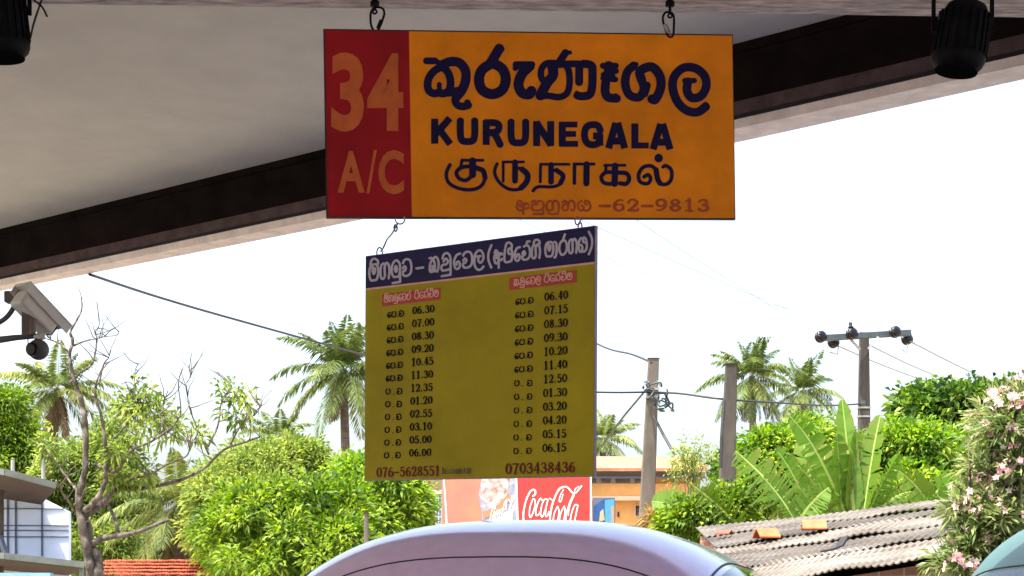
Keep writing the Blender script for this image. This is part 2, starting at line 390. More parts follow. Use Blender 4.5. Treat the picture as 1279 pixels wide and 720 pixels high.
# letter shapes of the round script: x right, y up, x-height 1
G = {
 'ma': (1.0, [[(.40, 1.0), (.14, .86), (.03, .45), (.18, .05), (.5, 0), (.82, .05), (.97, .45), (.88, .86), (.64, 1.0)], [(.42, .96), (.37, .62), (.5, .40), (.63, .58), (.62, .74)]]),
 'mii': (1.0, [[(.40, 1.0), (.14, .86), (.03, .45), (.18, .05), (.5, 0), (.82, .05), (.97, .45), (.88, .86), (.64, 1.0)], [(.42, .96), (.37, .62), (.5, .40), (.63, .58), (.62, .74)], [(.15, 1.02), (.28, 1.28), (.6, 1.34), (.9, 1.2), (.95, 1.0), (.72, .98)]]),
 'mu': (1.0, [[(.28, .98), (.08, .72), (.06, .35), (.25, .05), (.5, .03), (.78, .05), (.92, .38), (.9, .78), (.6, 1.05), (.28, .98)], [(.36, .5), (.5, .34), (.62, .5), (.5, .7), (.36, .5)], [(.92, .5), (.94, -.32)], [(.94, -.32), (.15, -.34)]]),
 'ga': (1.0, [[(.36, .97), (.12, .85), (.03, .45), (.12, .08), (.36, .02), (.5, .2), (.48, .5), (.5, .8), (.7, .98), (.92, .8), (.98, .4), (.9, 0)]]),
 'gii': (1.0, [[(.36, .97), (.12, .85), (.03, .45), (.12, .08), (.36, .02), (.5, .2), (.48, .5), (.5, .8), (.7, .98), (.92, .8), (.98, .4), (.9, 0)], [(.25, 1.05), (.35, 1.3), (.65, 1.34), (.92, 1.2), (.9, 1.0), (.72, 1.02)]]),
 'va': (.95, [[(.08, .5), (.25, .62), (.38, .48), (.26, .33), (.07, .3), (.12, .06), (.5, 0), (.86, .15), (.95, .55), (.82, .92), (.5, 1.04), (.2, .98), (.07, .82)]]),
 'vee': (.95, [[(.08, .5), (.25, .62), (.38, .48), (.26, .33), (.07, .3), (.12, .06), (.5, 0), (.86, .15), (.95, .55), (.82, .92), (.55, 1.04), (.25, .98)], [(.55, 1.04), (.62, 1.3), (.9, 1.3)]]),
 'ka': (1.0, [[(.05, .95), (.25, .95), (.38, .85)], [(.36, .88), (.16, .65), (.07, .35), (.1, .1), (.22, .03), (.33, .12), (.33, .42)], [(.36, .88), (.52, .65), (.58, .35), (.52, .08), (.4, .04), (.33, .12)], [(.38, .85), (.6, .98), (.82, .88), (.94, .55), (.9, .2), (.78, 0)], [(.56, .08), (.78, .04)]]),
 'du': (1.05, [[(.15, .82), (.3, 1.08), (.65, 1.12), (.9, .85), (.93, .4), (.93, -.32)], [(.93, -.32), (.08, -.34)], [(.25, .62), (.5, .78), (.68, .58), (.5, .4), (.28, .42)], [(.28, .42), (.06, .3), (.12, .04), (.5, .02), (.92, .06)]]),
 'e': (.72, [[(.66, .98), (.3, .9), (.06, .5), (.18, .08), (.45, 0), (.64, .2), (.55, .45), (.34, .44), (.3, .28)]]),
 'la': (1.0, [[(.28, .64), (.64, .64)], [(.48, .62), (.42, .36), (.62, .2), (.86, .34), (.93, .62), (.75, .95), (.45, 1.02), (.14, .82), (.04, .4), (.12, 0), (.4, -.24), (.72, -.22), (.93, -.08)]]),
 'a': (1.0, [[(.1, .78), (.22, .98), (.42, .86), (.3, .62), (.08, .58), (.06, .3), (.2, .04), (.46, .05), (.56, .3)], [(.56, .75), (.56, -.32)], [(.3, .4), (.56, .5), (.8, .72), (.95, .62)], [(.56, .3), (.8, .2), (.95, .3)]]),
 'dhi': (1.0, [[(.12, .95), (.06, .5), (.12, .06), (.5, 0), (.86, .1), (.94, .5), (.84, .92), (.55, .96), (.5, .66), (.7, .56)], [(.18, 1.1), (.32, 1.38), (.66, 1.4), (.9, 1.2), (.85, .98)]]),
 'maa': (1.45, [[(.40, 1.0), (.14, .86), (.03, .45), (.18, .05), (.5, 0), (.82, .05), (.97, .45), (.88, .86), (.64, 1.0)], [(.42, .96), (.37, .62), (.5, .40), (.63, .58), (.62, .74)], [(1.1, .95), (1.3, .85), (1.36, .4), (1.25, -.05), (1.1, -.12)]]),
 'r': (.95, [[(.5, 1), (.15, .8), (.05, .4), (.25, .04), (.55, 0), (.85, .2), (.93, .6), (.75, .93), (.5, 1), (.7, 1.38)]]),
 'ya': (1.05, [[(.3, .98), (.08, .75), (.04, .35), (.2, .03), (.42, .08), (.46, .35), (.3, .5)], [(.42, .08), (.65, 0), (.92, .15), (.98, .5), (.85, .88), (.62, .98), (.54, .74), (.7, .62)]]),
 'na': (1.0, [[(.06, .84), (.24, .98), (.38, .82), (.24, .62), (.07, .5), (.06, .2), (.25, .02), (.6, .02), (.9, .2), (.96, .6), (.78, .95), (.5, .9), (.45, .6)]]),
 'nu': (1.0, [[(.06, .84), (.24, .98), (.38, .82), (.24, .62), (.07, .5), (.06, .2), (.25, .02), (.6, .02), (.9, .2), (.96, .6), (.78, .95), (.5, .9), (.45, .6)], [(.9, .2), (.92, -.34)], [(.92, -.34), (.2, -.34)]]),
 'gru': (1.05, [[(.36, .97), (.12, .85), (.03, .45), (.12, .08), (.36, .02), (.5, .2), (.48, .5), (.5, .8), (.7, .98), (.92, .8), (.98, .4), (.9, -.3)], [(.9, -.32), (.3, -.34), (.14, -.18)]]),
 'ha': (1.05, [[(.05, .8), (.2, .97), (.36, .84), (.22, .6), (.06, .45), (.08, .1), (.3, .02), (.46, .2), (.48, .6), (.62, .96), (.88, .9), (.98, .5), (.9, .02), (.72, .1)]]),
 'n': (.95, [[(.06, .7), (.2, .9), (.38, .78), (.24, .55), (.07, .45), (.06, .2), (.25, .02), (.6, .02), (.9, .2), (.96, .6), (.7, .95)], [(.7, .95), (.8, 1.3), (.98, 1.25)]]),
 'pi': (.95, [[(.32, .98), (.08, .7), (.06, .25), (.3, .02), (.65, .02), (.92, .25), (.92, .7), (.7, .98)], [(.2, 1.02), (.35, 1.3), (.66, 1.32), (.9, 1.1), (.82, .95)]]),
 'pa': (.9, [[(.32, 1.0), (.1, .76), (.06, .3), (.3, .02), (.62, .02), (.88, .28), (.88, .74), (.66, 1.0)]]),
 'ta': (.85, [[(.84, .88), (.5, 1), (.16, .85), (.05, .45), (.25, .08), (.6, .02), (.85, .2), (.7, .44), (.4, .42)]]),
 't': (.95, [[(.06, .2), (.2, .02), (.36, .18), (.2, .4), (.07, .6), (.25, .95), (.65, .98), (.92, .6), (.85, .1), (.66, .02)], [(.6, .98), (.7, 1.3), (.95, 1.28)]]),
 'vii': (.95, [[(.08, .5), (.25, .62), (.38, .48), (.26, .33), (.07, .3), (.12, .06), (.5, 0), (.86, .15), (.95, .55), (.82, .92), (.5, 1.04), (.2, .98)], [(.2, 1.05), (.35, 1.32), (.7, 1.32), (.92, 1.1)]]),
 '-': (.5, [[(.06, .42), (.44, .42)]]), '.': (.3, [[(.12, .06), (.14, .06)]]), ' ': (.5, []),
 '(': (.45, [[(.38, 1.2), (.12, .75), (.1, .3), (.36, -.2)]]), ')': (.45, [[(.06, 1.2), (.34, .75), (.34, .3), (.06, -.2)]]),
}
# thick and thin numerals: (x, y, relative width)
N_ = {
 '0': [[(.5, 1, .6), (.2, .8, 1), (.12, .5, 1.2), (.2, .2, 1), (.5, 0, .6), (.8, .2, 1), (.88, .5, 1.2), (.8, .8, 1), (.5, 1, .6)]],
 '1': [[(.5, 1, 1.2), (.5, 0, 1.2)], [(.2, .84, .6), (.5, 1, .8)], [(.22, 0, .6), (.78, 0, .6)]],
 '2': [[(.14, .74, 1), (.3, .97, .7), (.65, .97, .9), (.82, .72, 1.2), (.6, .4, 1), (.14, .05, .7)], [(.14, .03, .9), (.86, .04, .9), (.9, .25, .5)]],
 '3': [[(.15, .8, .8), (.35, .98, .7), (.7, .92, 1), (.72, .65, 1), (.4, .53, .6)], [(.4, .53, .6), (.8, .42, 1.1), (.82, .15, 1.1), (.45, 0, .7), (.12, .16, 1)]],
 '4': [[(.66, 1, 1.2), (.66, 0, 1.2)], [(.62, .98, .6), (.1, .3, .6)], [(.1, .28, .7), (.92, .28, .7)]],
 '5': [[(.25, .97, .9), (.82, .97, .9)], [(.25, .95, .6), (.2, .55, .6)], [(.2, .55, .6), (.55, .63, .9), (.85, .38, 1.2), (.7, .08, 1), (.38, 0, .7), (.12, .14, 1)]],
 '6': [[(.8, .93, .7), (.45, .92, .7), (.16, .55, 1.2), (.22, .14, 1.1), (.5, 0, .7), (.82, .16, 1.1), (.8, .46, 1), (.5, .58, .6), (.22, .42, .8)]],
 '7': [[(.12, .95, 1), (.88, .95, 1)], [(.86, .93, .7), (.55, .5, 1), (.42, 0, 1.2)]],
 '8': [[(.5, .54, .9), (.2, .74, 1), (.5, 1, .7), (.8, .76, 1), (.5, .54, .9), (.14, .26, 1.1), (.5, 0, .7), (.86, .26, 1.1), (.5, .54, .9)]],
 '9': [[(.2, .07, .7), (.55, .08, .7), (.84, .45, 1.2), (.78, .86, 1.1), (.5, 1, .7), (.18, .84, 1.1), (.2, .54, 1), (.5, .42, .6), (.78, .58, .8)]],
 '.': [[(.5, .05, 1.2), (.52, .05, 1.2)]], '-': [[(.1, .42, 1), (.9, .42, 1)]],
}
def script(glyphs, x0, x1, base, xh, wd, slope):
    """strokes of a word set between columns x0 and x1; base = row at x0"""
    adv = [G[g][0] + .16 for g in glyphs]; k = (x1 - x0) / (sum(adv) - .16); out = []; x = x0
    for g, a in zip(glyphs, adv):
        for s in G[g][1]:
            out.append([(x + p[0] * k, base + slope * (x + p[0] * k - x0) - p[1] * xh, wd) for p in s])
        x += a * k
    return out
def digits(txt, x0, x1, base, h, wd, slope):
    wid = [.55 if c == '.' else 1.0 for c in txt]; k = (x1 - x0) / sum(wid); x = x0; out = []
    for c, a in zip(txt, wid):
        for s in N_[c]:
            out.append([(x + (.06 + .88 * p[0]) * k * a, base + slope * (x + p[0] * k * a - x0) - p[1] * h, wd * p[2]) for p in s])
        x += a * k
    return out
def scale_strokes(raw, ox, oy, k):
    return [[(ox + x / k, oy + y / k, w_ / k) for x, y, w_ in s] for s in raw]
def wid(pts, w_): return [(x, y, w_) for x, y in pts]

# ---------------------------------------------------------------- ground
g = MB(); g.add([(-900, -300, 0), (900, -300, 0), (900, 1500, 0), (-900, 1500, 0)], [(0, 1, 2, 3)])
structure(g.build('ground', M['ground']))
g = MB(); g.add([(-60, 3.2, .004), (60, 3.2, .004), (60, 13.0, .004), (-60, 13.0, .004)], [(0, 1, 2, 3)])
structure(g.build('road', M['asphalt']))
g = MB(); g.box((0, -3.9, .06), (26, 14.0, .16)); structure(g.build('pavement', M['concrete']))

# ---------------------------------------------------------------- bus shelter
sh = thing('bus_shelter', (-2.9, 7.3, 0), 'bus stand canopy with pale ceiling and dark slanting edge beam', 'canopy')
Zt, Zb = 4.30, 3.90
def edge(pxs):      # near lower edge of the slanting beam, on the level z = Zb
    return [P(px, py, (Zb - EYE) * F / (H - py)) for px, py in pxs]
Bn = edge([(0, 356.5), (403, 272), (918, 160), (1279, 79.4)])
Bf = edge([(0, 364), (403, 284.5), (918, 178.7), (1279, 99.3)])
def ext(l, t0, t1):
    return [l[0] + (l[0] - l[1]).normalized() * t0] + l[1:-1] + [l[-1] + (l[-1] - l[-2]).normalized() * t1]
Bn, Bf = ext(Bn, 6, 5), ext(Bf, 6, 5)
def ribbon(near, far, z0, z1):
    mb = MB()
    n = len(near)
    vs = [Vector((p.x, p.y, z)) for z in (z0, z1) for l in (near, far) for p in l]
    I = lambda z, l, i: z * 2 * n + l * n + i
    for i in range(n - 1):
        mb_f = [(I(0, 0, i), I(0, 1, i), I(0, 1, i + 1), I(0, 0, i + 1)), (I(1, 0, i), I(1, 0, i + 1), I(1, 1, i + 1), I(1, 1, i)),
                (I(0, 0, i), I(0, 0, i + 1), I(1, 0, i + 1), I(1, 0, i)), (I(0, 1, i), I(1, 1, i), I(1, 1, i + 1), I(0, 1, i + 1))]
        mb.f += mb_f
    mb.f += [(I(0, 0, 0), I(1, 0, 0), I(1, 1, 0), I(0, 1, 0)), (I(0, 0, n - 1), I(0, 1, n - 1), I(1, 1, n - 1), I(1, 0, n - 1))]
    mb.v = [tuple(v) for v in vs]
    return mb
def lerp(a, b, t): return [p + (q - p) * t for p, q in zip(a, b)]
eb = ribbon(lerp(Bn, Bf, .08), Bf, Zb, Zb + .045).build('beam_soffit', M['beam_pale'], sh)
ribbon(lerp(Bn, Bf, .04), lerp(Bn, Bf, .9), Zb + .045, Zb + .062).build('beam_joint', M['seam'], sh)
ribbon(Bn, lerp(Bn, Bf, .9), Zb + .062, Zb + .125).build('beam_rail', M['beam_rail'], sh)
ribbon(lerp(Bn, Bf, .03), lerp(Bn, Bf, .95), Zb + .125, Zt - .045).build('edge_beam', M['beam_dark'], sh)
ribbon(lerp(Bn, Bf, -.02), lerp(Bn, Bf, .95), Zt - .042, Zt).build('beam_cap', M['beam_dark'], sh)
# ceiling slab from the slanting beam back over the camera
far = [Vector((p.x, p.y, Zt + .002)) for p in lerp(Bn, Bf, .95)]
poly = far + [Vector((far[-1].x, -9, Zt + .002)), Vector((far[0].x, -9, Zt + .002))]  # rear part out of view, lengthened to darken the interior
MB().prism(poly, (0, 0, .16)).build('ceiling_slab', M['ceiling'], sh)
# cross beam over the sign
zc = 3.42
fa, fb = Vector((-1.54 - 3, 4.815 - .115 * 3 / 3.1, zc)), Vector((1.57 + 3, 4.93 + .115 * 3 / 3.1, zc))
MB().prism([fa, fb, fb + Vector((0, -.34, 0)), fa + Vector((0, -.34, 0))], (0, 0, .42)).build('cross_beam', M['beam_wash'], sh)
MB().box((-.5, -9.1, 2.2), (15, .2, 4.1)).build('light_block_wall', M['back'], sh)  # unseen wall added behind the camera to darken the interior
for cx, cy in ((-3.0, 7.3), (4.6, 4.9), (-4.5, 4.6), (5.0, -1.5), (-5.0, -1.5)):
    bevel(MB().box((cx, cy, Zt / 2 + .02), (.32, .32, Zt - .04)).build('column', M['column'], sh), .02)
for px, py in ((468.5, 13), (837.5, 18)):
    h = MB(); a = P(px, py, 4.79); b = Vector((a.x, 4.79, zc + .03))
    h.tube([b, a + Vector((0, 0, .004))], .0042, 8); h.lathe([(0, .014), (.012, .014), (.018, .008)], Vector((a.x, 4.79, zc - .018)), (0, 0, 1), 12)
    c = [a + Vector((math.sin(t) * .006, 0, math.cos(t) * .006 - .004)) for t in [k * math.pi / 5 for k in range(11)]]
    h.tube(c, .003, 6); h.build('eye_bolt', M['black_metal'], sh, True)

# ---------------------------------------------------------------- route sign
SB = Board(P(404, 36, 4.75), P(916, 43, 4.85), P(405, 272, 4.75))
rs = thing('route_sign', SB.uv(.5, 1), 'orange and red route board reading 34 A/C KURUNEGALA hanging from the beam', 'route sign')
SB.plate(MB(), 0, 0, 1, 1, -.016, 0).build('board', M['sign_edge'], rs)
a = SB.local(513, 150)[0]
SB.plate(MB(), .004, .008, a, .994, 0, .0012).build('red_panel', M['red'], rs)
SB.plate(MB(), a, .008, .998, .994, 0, .0014).build('orange_panel', M['orange'], rs)
onS = lambda x, y: SB.at(x, y, .0026)
K1 = 6.73
sin1 = [wid([(88, 178), (160, 178)], 58), wid([(150, 172), (200, 200), (225, 232)], 46),
 wid([(225, 225), (150, 265), (102, 340), (105, 420), (150, 452), (200, 440)], 66), wid([(196, 445), (196, 375)], 40),
 wid([(215, 220), (268, 275), (290, 350), (280, 420), (235, 452), (196, 445)], 66),
 wid([(210, 215), (290, 185), (365, 195), (415, 260), (416, 345), (385, 425), (340, 480)], 80), wid([(270, 445), (360, 430)], 70),
 wid([(345, 450), (330, 510), (352, 550), (395, 562), (440, 552)], 64), wid([(432, 530), (430, 555)], 56),
 wid([(645, 195), (560, 250), (530, 330), (555, 420), (640, 458), (725, 420), (755, 330), (725, 245), (645, 195)], 86),
 wid([(625, 200), (700, 75)], 84), wid([(690, 78), (715, 78)], 60),
 wid([(840, 208), (975, 208)], 56), wid([(835, 240), (860, 225)], 46), wid([(955, 225), (890, 290), (862, 375), (890, 445), (950, 460), (970, 430)], 84)]
sin1 = scale_strokes(sin1, 520, 50, K1)
K2 = 9.6
nn = [wid([(300, 235), (180, 235), (115, 300), (110, 400), (160, 470)], 80), wid([(400, 110), (330, 215)], 92), wid([(415, 105), (455, 105)], 50),
 wid([(240, 260), (250, 380), (180, 470), (100, 620)], 120), wid([(95, 625), (200, 625), (330, 640), (420, 590), (450, 470), (440, 330), (400, 250)], 80), wid([(290, 270), (290, 370)], 50),
 wid([(330, 250), (500, 240), (640, 250)], 84), wid([(565, 260), (565, 460)], 96),
 wid([(620, 240), (710, 260), (725, 340), (720, 520), (690, 610), (600, 630), (545, 620)], 100), wid([(535, 585), (535, 640)], 46)]
sin1 += scale_strokes(nn, 665, 55, K2)
ll = [wid([(325, 185), (435, 185)], 50), wid([(330, 260), (440, 230)], 44), wid([(375, 190), (385, 270)], 90), wid([(330, 290), (430, 300)], 50), wid([(350, 330), (345, 400), (370, 450), (440, 460)], 74), wid([(435, 430), (440, 470)], 30),
 wid([(585, 185), (530, 240), (515, 340), (550, 430), (630, 450), (670, 380), (650, 300)], 72), wid([(650, 300), (640, 230), (735, 195), (805, 270), (812, 370), (770, 465), (740, 465)], 78), wid([(612, 170), (600, 200)], 30), wid([(680, 420), (700, 350)], 60),
 wid([(1015, 310), (1095, 310)], 46), wid([(1040, 320), (1035, 400), (1075, 455), (1150, 440), (1195, 360), (1180, 270), (1100, 205), (1000, 205), (925, 280), (915, 380), (955, 490), (1030, 560), (1120, 575), (1190, 530)], 74), wid([(1190, 520), (1180, 545)], 62)]
sin1 += scale_strokes(ll, 705, 55, K1)
strokes_mesh(MB(), sin1, onS, .45).build('lettering', M['navy'], rs)
tam = [wid([(180, 210), (145, 290), (160, 380), (250, 440), (380, 460), (480, 430), (525, 360), (520, 280), (440, 245)], 36), wid([(440, 240), (510, 270), (530, 340)], 52), wid([(300, 165), (510, 165)], 30), wid([(298, 165), (290, 230)], 32), wid([(405, 170), (405, 310)], 70),
 wid([(400, 225), (300, 235), (245, 285), (270, 345), (340, 365), (400, 320)], 40),
 wid([(650, 200), (625, 280), (660, 370), (740, 440), (830, 460), (920, 430), (965, 340), (940, 270), (870, 245)], 34), wid([(900, 255), (955, 310), (945, 380), (890, 440)], 58), wid([(710, 182), (915, 182)], 28), wid([(712, 185), (712, 375)], 28), wid([(830, 185), (830, 370)], 58),
 wid([(1085, 205), (1370, 205)], 28), wid([(1085, 205), (1082, 380)], 30), wid([(1190, 210), (1190, 380)], 56), wid([(1200, 265), (1270, 275), (1300, 330), (1280, 400), (1200, 430), (1060, 430), (1010, 470)], 32), wid([(1245, 265), (1310, 320), (1285, 390)], 50)]
tam = scale_strokes(tam, 540, 180, 8.0)
t2 = [wid([(220, 203), (420, 203)], 30), wid([(225, 205), (222, 395)], 34), wid([(345, 205), (342, 395)], 62), wid([(525, 215), (730, 215)], 28), wid([(540, 220), (535, 280)], 30), wid([(630, 220), (625, 400)], 64),
 wid([(625, 290), (540, 285), (492, 335), (520, 390), (590, 400), (625, 370)], 40), wid([(640, 290), (740, 295), (770, 350), (740, 400), (680, 395)], 44),
 wid([(920, 330), (960, 310), (985, 350), (960, 395), (910, 395), (870, 365), (870, 290), (920, 230), (1000, 225), (1050, 290), (1060, 370), (1100, 405), (1160, 395), (1195, 340), (1190, 260), (1140, 220), (1110, 230)], 38), wid([(1040, 260), (1055, 350), (1080, 395)], 54), wid([(1065, 142), (1066, 144)], 84)]
tam += scale_strokes(t2, 690, 180, 8.0)
strokes_mesh(MB(), tam, onS, .4).build('lettering', M['navy'], rs)
B = {'K': [[(.16, 1), (.16, 0)], [(.82, 1.02), (.22, .40)], [(.36, .58), (.84, -.02)]],
 'U': [[(.16, 1), (.16, .42), (.24, .16), (.5, .11), (.76, .16), (.84, .42), (.84, 1)]],
 'R': [[(.16, 1), (.16, 0)], [(.1, .89), (.55, .885), (.76, .82), (.8, .69), (.72, .56), (.5, .50), (.1, .49)], [(.5, .5), (.64, .36), (.88, -.02)]],
 'N': [[(.15, 1), (.15, 0)], [(.85, 1), (.85, 0)], [(.12, .96), (.88, .04)]],
 'E': [[(.17, 1), (.17, 0)], [(.1, .885), (.95, .885)], [(.1, .51), (.88, .51)], [(.1, .115), (.98, .115)]],
 'G': [[(.88, .66), (.76, .86), (.5, .90), (.24, .80), (.15, .5), (.25, .2), (.5, .10), (.75, .15), (.85, .28)], [(.85, .06), (.85, .52)], [(.98, .45), (.54, .45)]],
 'A': [[(.13, -.02), (.46, 1)], [(.87, -.02), (.54, 1)], [(.25, .27), (.75, .27)]],
 'L': [[(.18, 1), (.18, 0)], [(.1, .12), (.98, .12)]]}
xs = [(35, 150), (165, 270), (295, 395), (418, 525), (548, 648), (675, 772), (785, 895), (908, 1018), (1038, 1125), (1130, 1245)]
st = []
for c, (xa, xb) in zip('KURUNEGALA', xs):
    xa, xb = 530 + xa / 4, 530 + xb / 4
    for q in B[c]:
        wide = 7.4 if c in 'EL' and abs(q[0][1] - q[-1][1]) < .02 else 8.8
        st.append([(xa + (xb - xa) * x, 180.0 + .0235 * (xa - 539) - 31.4 * y, wide) for x, y in q])
strokes_mesh(MB(), st, onS, .4, True).build('lettering', M['navy'], rs)
mb = latin(MB(), '3', (414, 66, 455, 165), onS, .035); latin(mb, '4', (459, 67, 504, 164), onS, .035)
latin(mb, 'A', (422, 189, 456, 241), onS, .03); latin(mb, '/', (458, 188, 471, 242), onS, .005); latin(mb, 'C', (473, 188, 505, 243), onS, .03)
mb.build('lettering', M['tan'], rs)
mb = strokes_mesh(MB(), script(['a', 'nu', 'gru', 'ha', 'ya'], 645, 739, 263.5, 12.5, 2.9, 0), onS, .4)
strokes_mesh(mb, digits('-62-9813', 747, 888, 263.5, 14.0, 3.6, .003), onS, .35)
mb.build('lettering', M['rust'], rs)

# quick links that carry the route sign
def quick_link(raw, ox, oy, k, sleeve, label, sw=20):
    pts = [P(ox + x / k, oy + y / k, 4.775) for x, y in raw]
    base = min(pts, key=lambda p: p.z)
    t = thing('quick_link', base, label, 'link', 'quick links between beam and route sign')
    pts = [Vector(p) for p in cr([tuple(p) for p in pts + [pts[0]]], 5)]
    MB().tube(pts, .0034, 8, False).build('ring', M['black_metal'], t, True)
    a, b = [P(ox + x / k, oy + y / k, 4.775) for x, y in sleeve]
    MB().tube([a, b], .0072, 6).build('sleeve', M['black_metal'] if sw == 20 else M['steel'], t)
quick_link([(725, 415), (690, 370), (672, 300), (672, 180), (700, 120), (760, 95), (830, 115), (852, 175), (835, 245), (800, 330), (765, 400)], 400, 0, 10.6, [(815, 270), (770, 375)], 'black pear shaped link clipped above the red end of the route board')
quick_link([(465, 560), (415, 530), (380, 430), (348, 330), (345, 250), (375, 195), (420, 180), (480, 200), (508, 260), (508, 400), (500, 520)], 800, 0, 12.0, [(372, 370), (425, 490)], 'black pear shaped link with grey sleeve above the orange panel', 21)

# ---------------------------------------------------------------- timetable
TB = Board(P(457, 320, 5.10), P(744.5, 281.7, 4.56), P(455.5, 601, 5.10), False)
tb = thing('timetable_board', TB.uv(.5, 1), 'yellow bus timetable with dark violet heading hanging under the route board', 'timetable')
TB.plate(MB(), 0, 0, 1, 1, -.011, 0).build('board', M['edge_lilac'], tb)
hb0, hb1 = TB.local(470, 363)[1], TB.local(735, 329)[1]
hb = (hb0 + hb1) / 2
TB.plate(MB(), .003, hb, .997, .996, 0, .0012).build('yellow_panel', M['yellow'], tb)
hd = TB.plate(MB(), .003, .003, .997, hb - .008, 0, .0014).build('header_band', M['header'], tb)
TB.plate(MB(), .003, hb - .008, .997, hb, 0, .0013).build('pale_rule', M['pink'], tb)
onT = lambda x, y: TB.at(x, y, .0030)
sl_ = lambda y: -.137 + (y - 300) / 300 * .118
hs = -.136; hbase = lambda x: 352 + hs * (x - 461)
st = []
for gl, x0, x1, xh in ((['mii', 'ga', 'mu', 'va'], 462, 515, 20), (['-'], 520, 531, 18), (['ka', 'du', 'e', 'va', 'la'], 537, 606, 19), (['('], 610, 616, 20), (['a', 'dhi', 'e', 'vee', 'gii'], 618, 676, 17), (['maa', 'r', 'ga', 'ya'], 682, 735, 18), ([')'], 736, 742, 20)):
    st += script(gl, x0, x1, hbase(x0) - .5, xh, 2.9, hs)
strokes_mesh(MB(), st, onT, .4).build('lettering', M['lilac'], hd)
def red_label(x0, x1, ytop, ybot, slope, gl):
    q = [(x0, ytop), (x1, ytop + slope * (x1 - x0)), (x1, ybot + slope * (x1 - x0)), (x0, ybot)]
    o = MB().prism([TB.at(x, y, .0012) for x, y in q], TB.n * .0012).build('red_label', M['labelred'], tb)
    st = []
    for g_, a, b in gl: st += script(g_, a, b, ybot - 4.5 + slope * (a - x0), 8.0, 1.35, slope)
    strokes_mesh(MB(), st, lambda x, y: TB.at(x, y, .0034), .3).build('lettering', M['pink'], o)
red_label(478, 551, 368, 383, -.115, [(['mii', 'ga', 'mu', 'e', 'va', 'n'], 481, 514), (['pi', 'ta', 't', 'vii', 'ma'], 519, 549)])
red_label(637, 721, 347.5, 363, -.12, [(['ka', 'du', 'e', 'va', 'la'], 643, 677), (['pi', 'ta', 't', 'vii', 'ma'], 681, 716)])
left = [('06.30', 1), ('07.00', 1), ('08.30', 1), ('09.20', 1), ('10.45', 1), ('11.30', 1), ('12.35', 0), ('01.20', 0), ('02.55', 0), ('03.10', 0), ('05.00', 0), ('06.00', 0)]
right = [('06.40', 1), ('07.15', 1), ('08.30', 1), ('09.30', 1), ('10.20', 1), ('11.40', 1), ('12.50', 0), ('01.30', 0), ('03.20', 0), ('04.20', 0), ('05.15', 0), ('06.15', 0)]
for rows, y0, y1, xa, xb, da, db, hh in ((left, 393.0, 570.6, 485, 505, 516, 544, 9.0), (right, 376.2, 565.0, 645, 667, 681, 711, 9.8)):
    st = []
    for i, (t, am) in enumerate(rows):
        f = i / 11; y = y0 + (y1 - y0) * f; s = sl_(y); dx = -4.0 * f if xa < 500 else -2.5 * f
        xa_, xb_, da_, db_ = xa + dx, xb + dx, da + dx, db + dx
        st += digits(t, da_, db_, y, hh, 1.55, s)
        yb = y + s * (xa_ - da_) + 1.0
        if am: st += script(['e', 'pa', '.', 'va'], xa_, xb_, yb, 6.6, 1.45, s)
        else: st += script(['pa'], xa_, xa_ + 5.5, yb, 6.4, 1.4, s) + script(['.'], xa_ + 9.5, xa_ + 11, yb + .4, 6.4, 1.4, s) + script(['va'], xb_ - 6, xb_, yb, 6.6, 1.4, s)
    strokes_mesh(MB(), st, onT, .3).build('lettering', M['black_ink'], tb)
mb = MB()
strokes_mesh(mb, digits('076-5628551', 471, 551, 596.3, 11.5, 1.9, -.028), onT, .3); strokes_mesh(mb, digits('0703438436', 632, 720, 592.2, 12.5, 2.1, -.024), onT, .3)
mb.build('lettering', M['maroon_ink'], tb)
st = []
for i in range(11):
    x = 554 + i * 3.4; st += [wid([(x, 592 - .02 * (x - 554)), (x + rnd.uniform(-.3, 1.2), 585.5 + rnd.uniform(-.6, 2.2))], rnd.uniform(1.2, 2.4))]
strokes_mesh(MB(), st, onT, .3).build('smudged_lettering', M['smudge'], tb)
# wire links under the route sign
def wire_link(paths, label, m):
    base = min((p for q, _ in paths for p in q), key=lambda p: p.z)
    t = thing('wire_link', base, label, 'link', 'wire links between the two boards')
    for q, r in paths:
        q = [Vector(p) for p in cr([tuple(p) for p in q], 4)]
        MB().tube(q, r, 7).build('wire_loop', m, t, True)
Y1, Y2 = 4.77, 5.08
loop = lambda cx, cy, rx, ry, Y, n=14, a0=0: [P(cx + rx * math.cos(a0 + 2 * math.pi * k / n), cy + ry * math.sin(a0 + 2 * math.pi * k / n), Y) for k in range(n + 1)]
wire_link([(loop(500, 274, 6, 6, Y1), .0022), ([P(497, 279, Y1 + .05), P(490, 292, 4.9), P(484, 299, 5.0), P(479, 310, 5.05), P(476, 314, Y2)], .0028), (loop(474.5, 316, 3.5, 6.5, Y2), .0024), (loop(494.5, 285, 2, 4, Y1 + .08), .0026)], 'long twisted grey wire link holding the low corner of the timetable', M['steel'])
wire_link([(loop(722, 276, 3.2, 5, 4.78), .0024), (loop(725, 283, 2.4, 5, 4.66), .0024)], 'short reddish wire link holding the raised corner of the timetable', mat('rusty pink wire', (.36, .10, .12), .5, metal=.3))

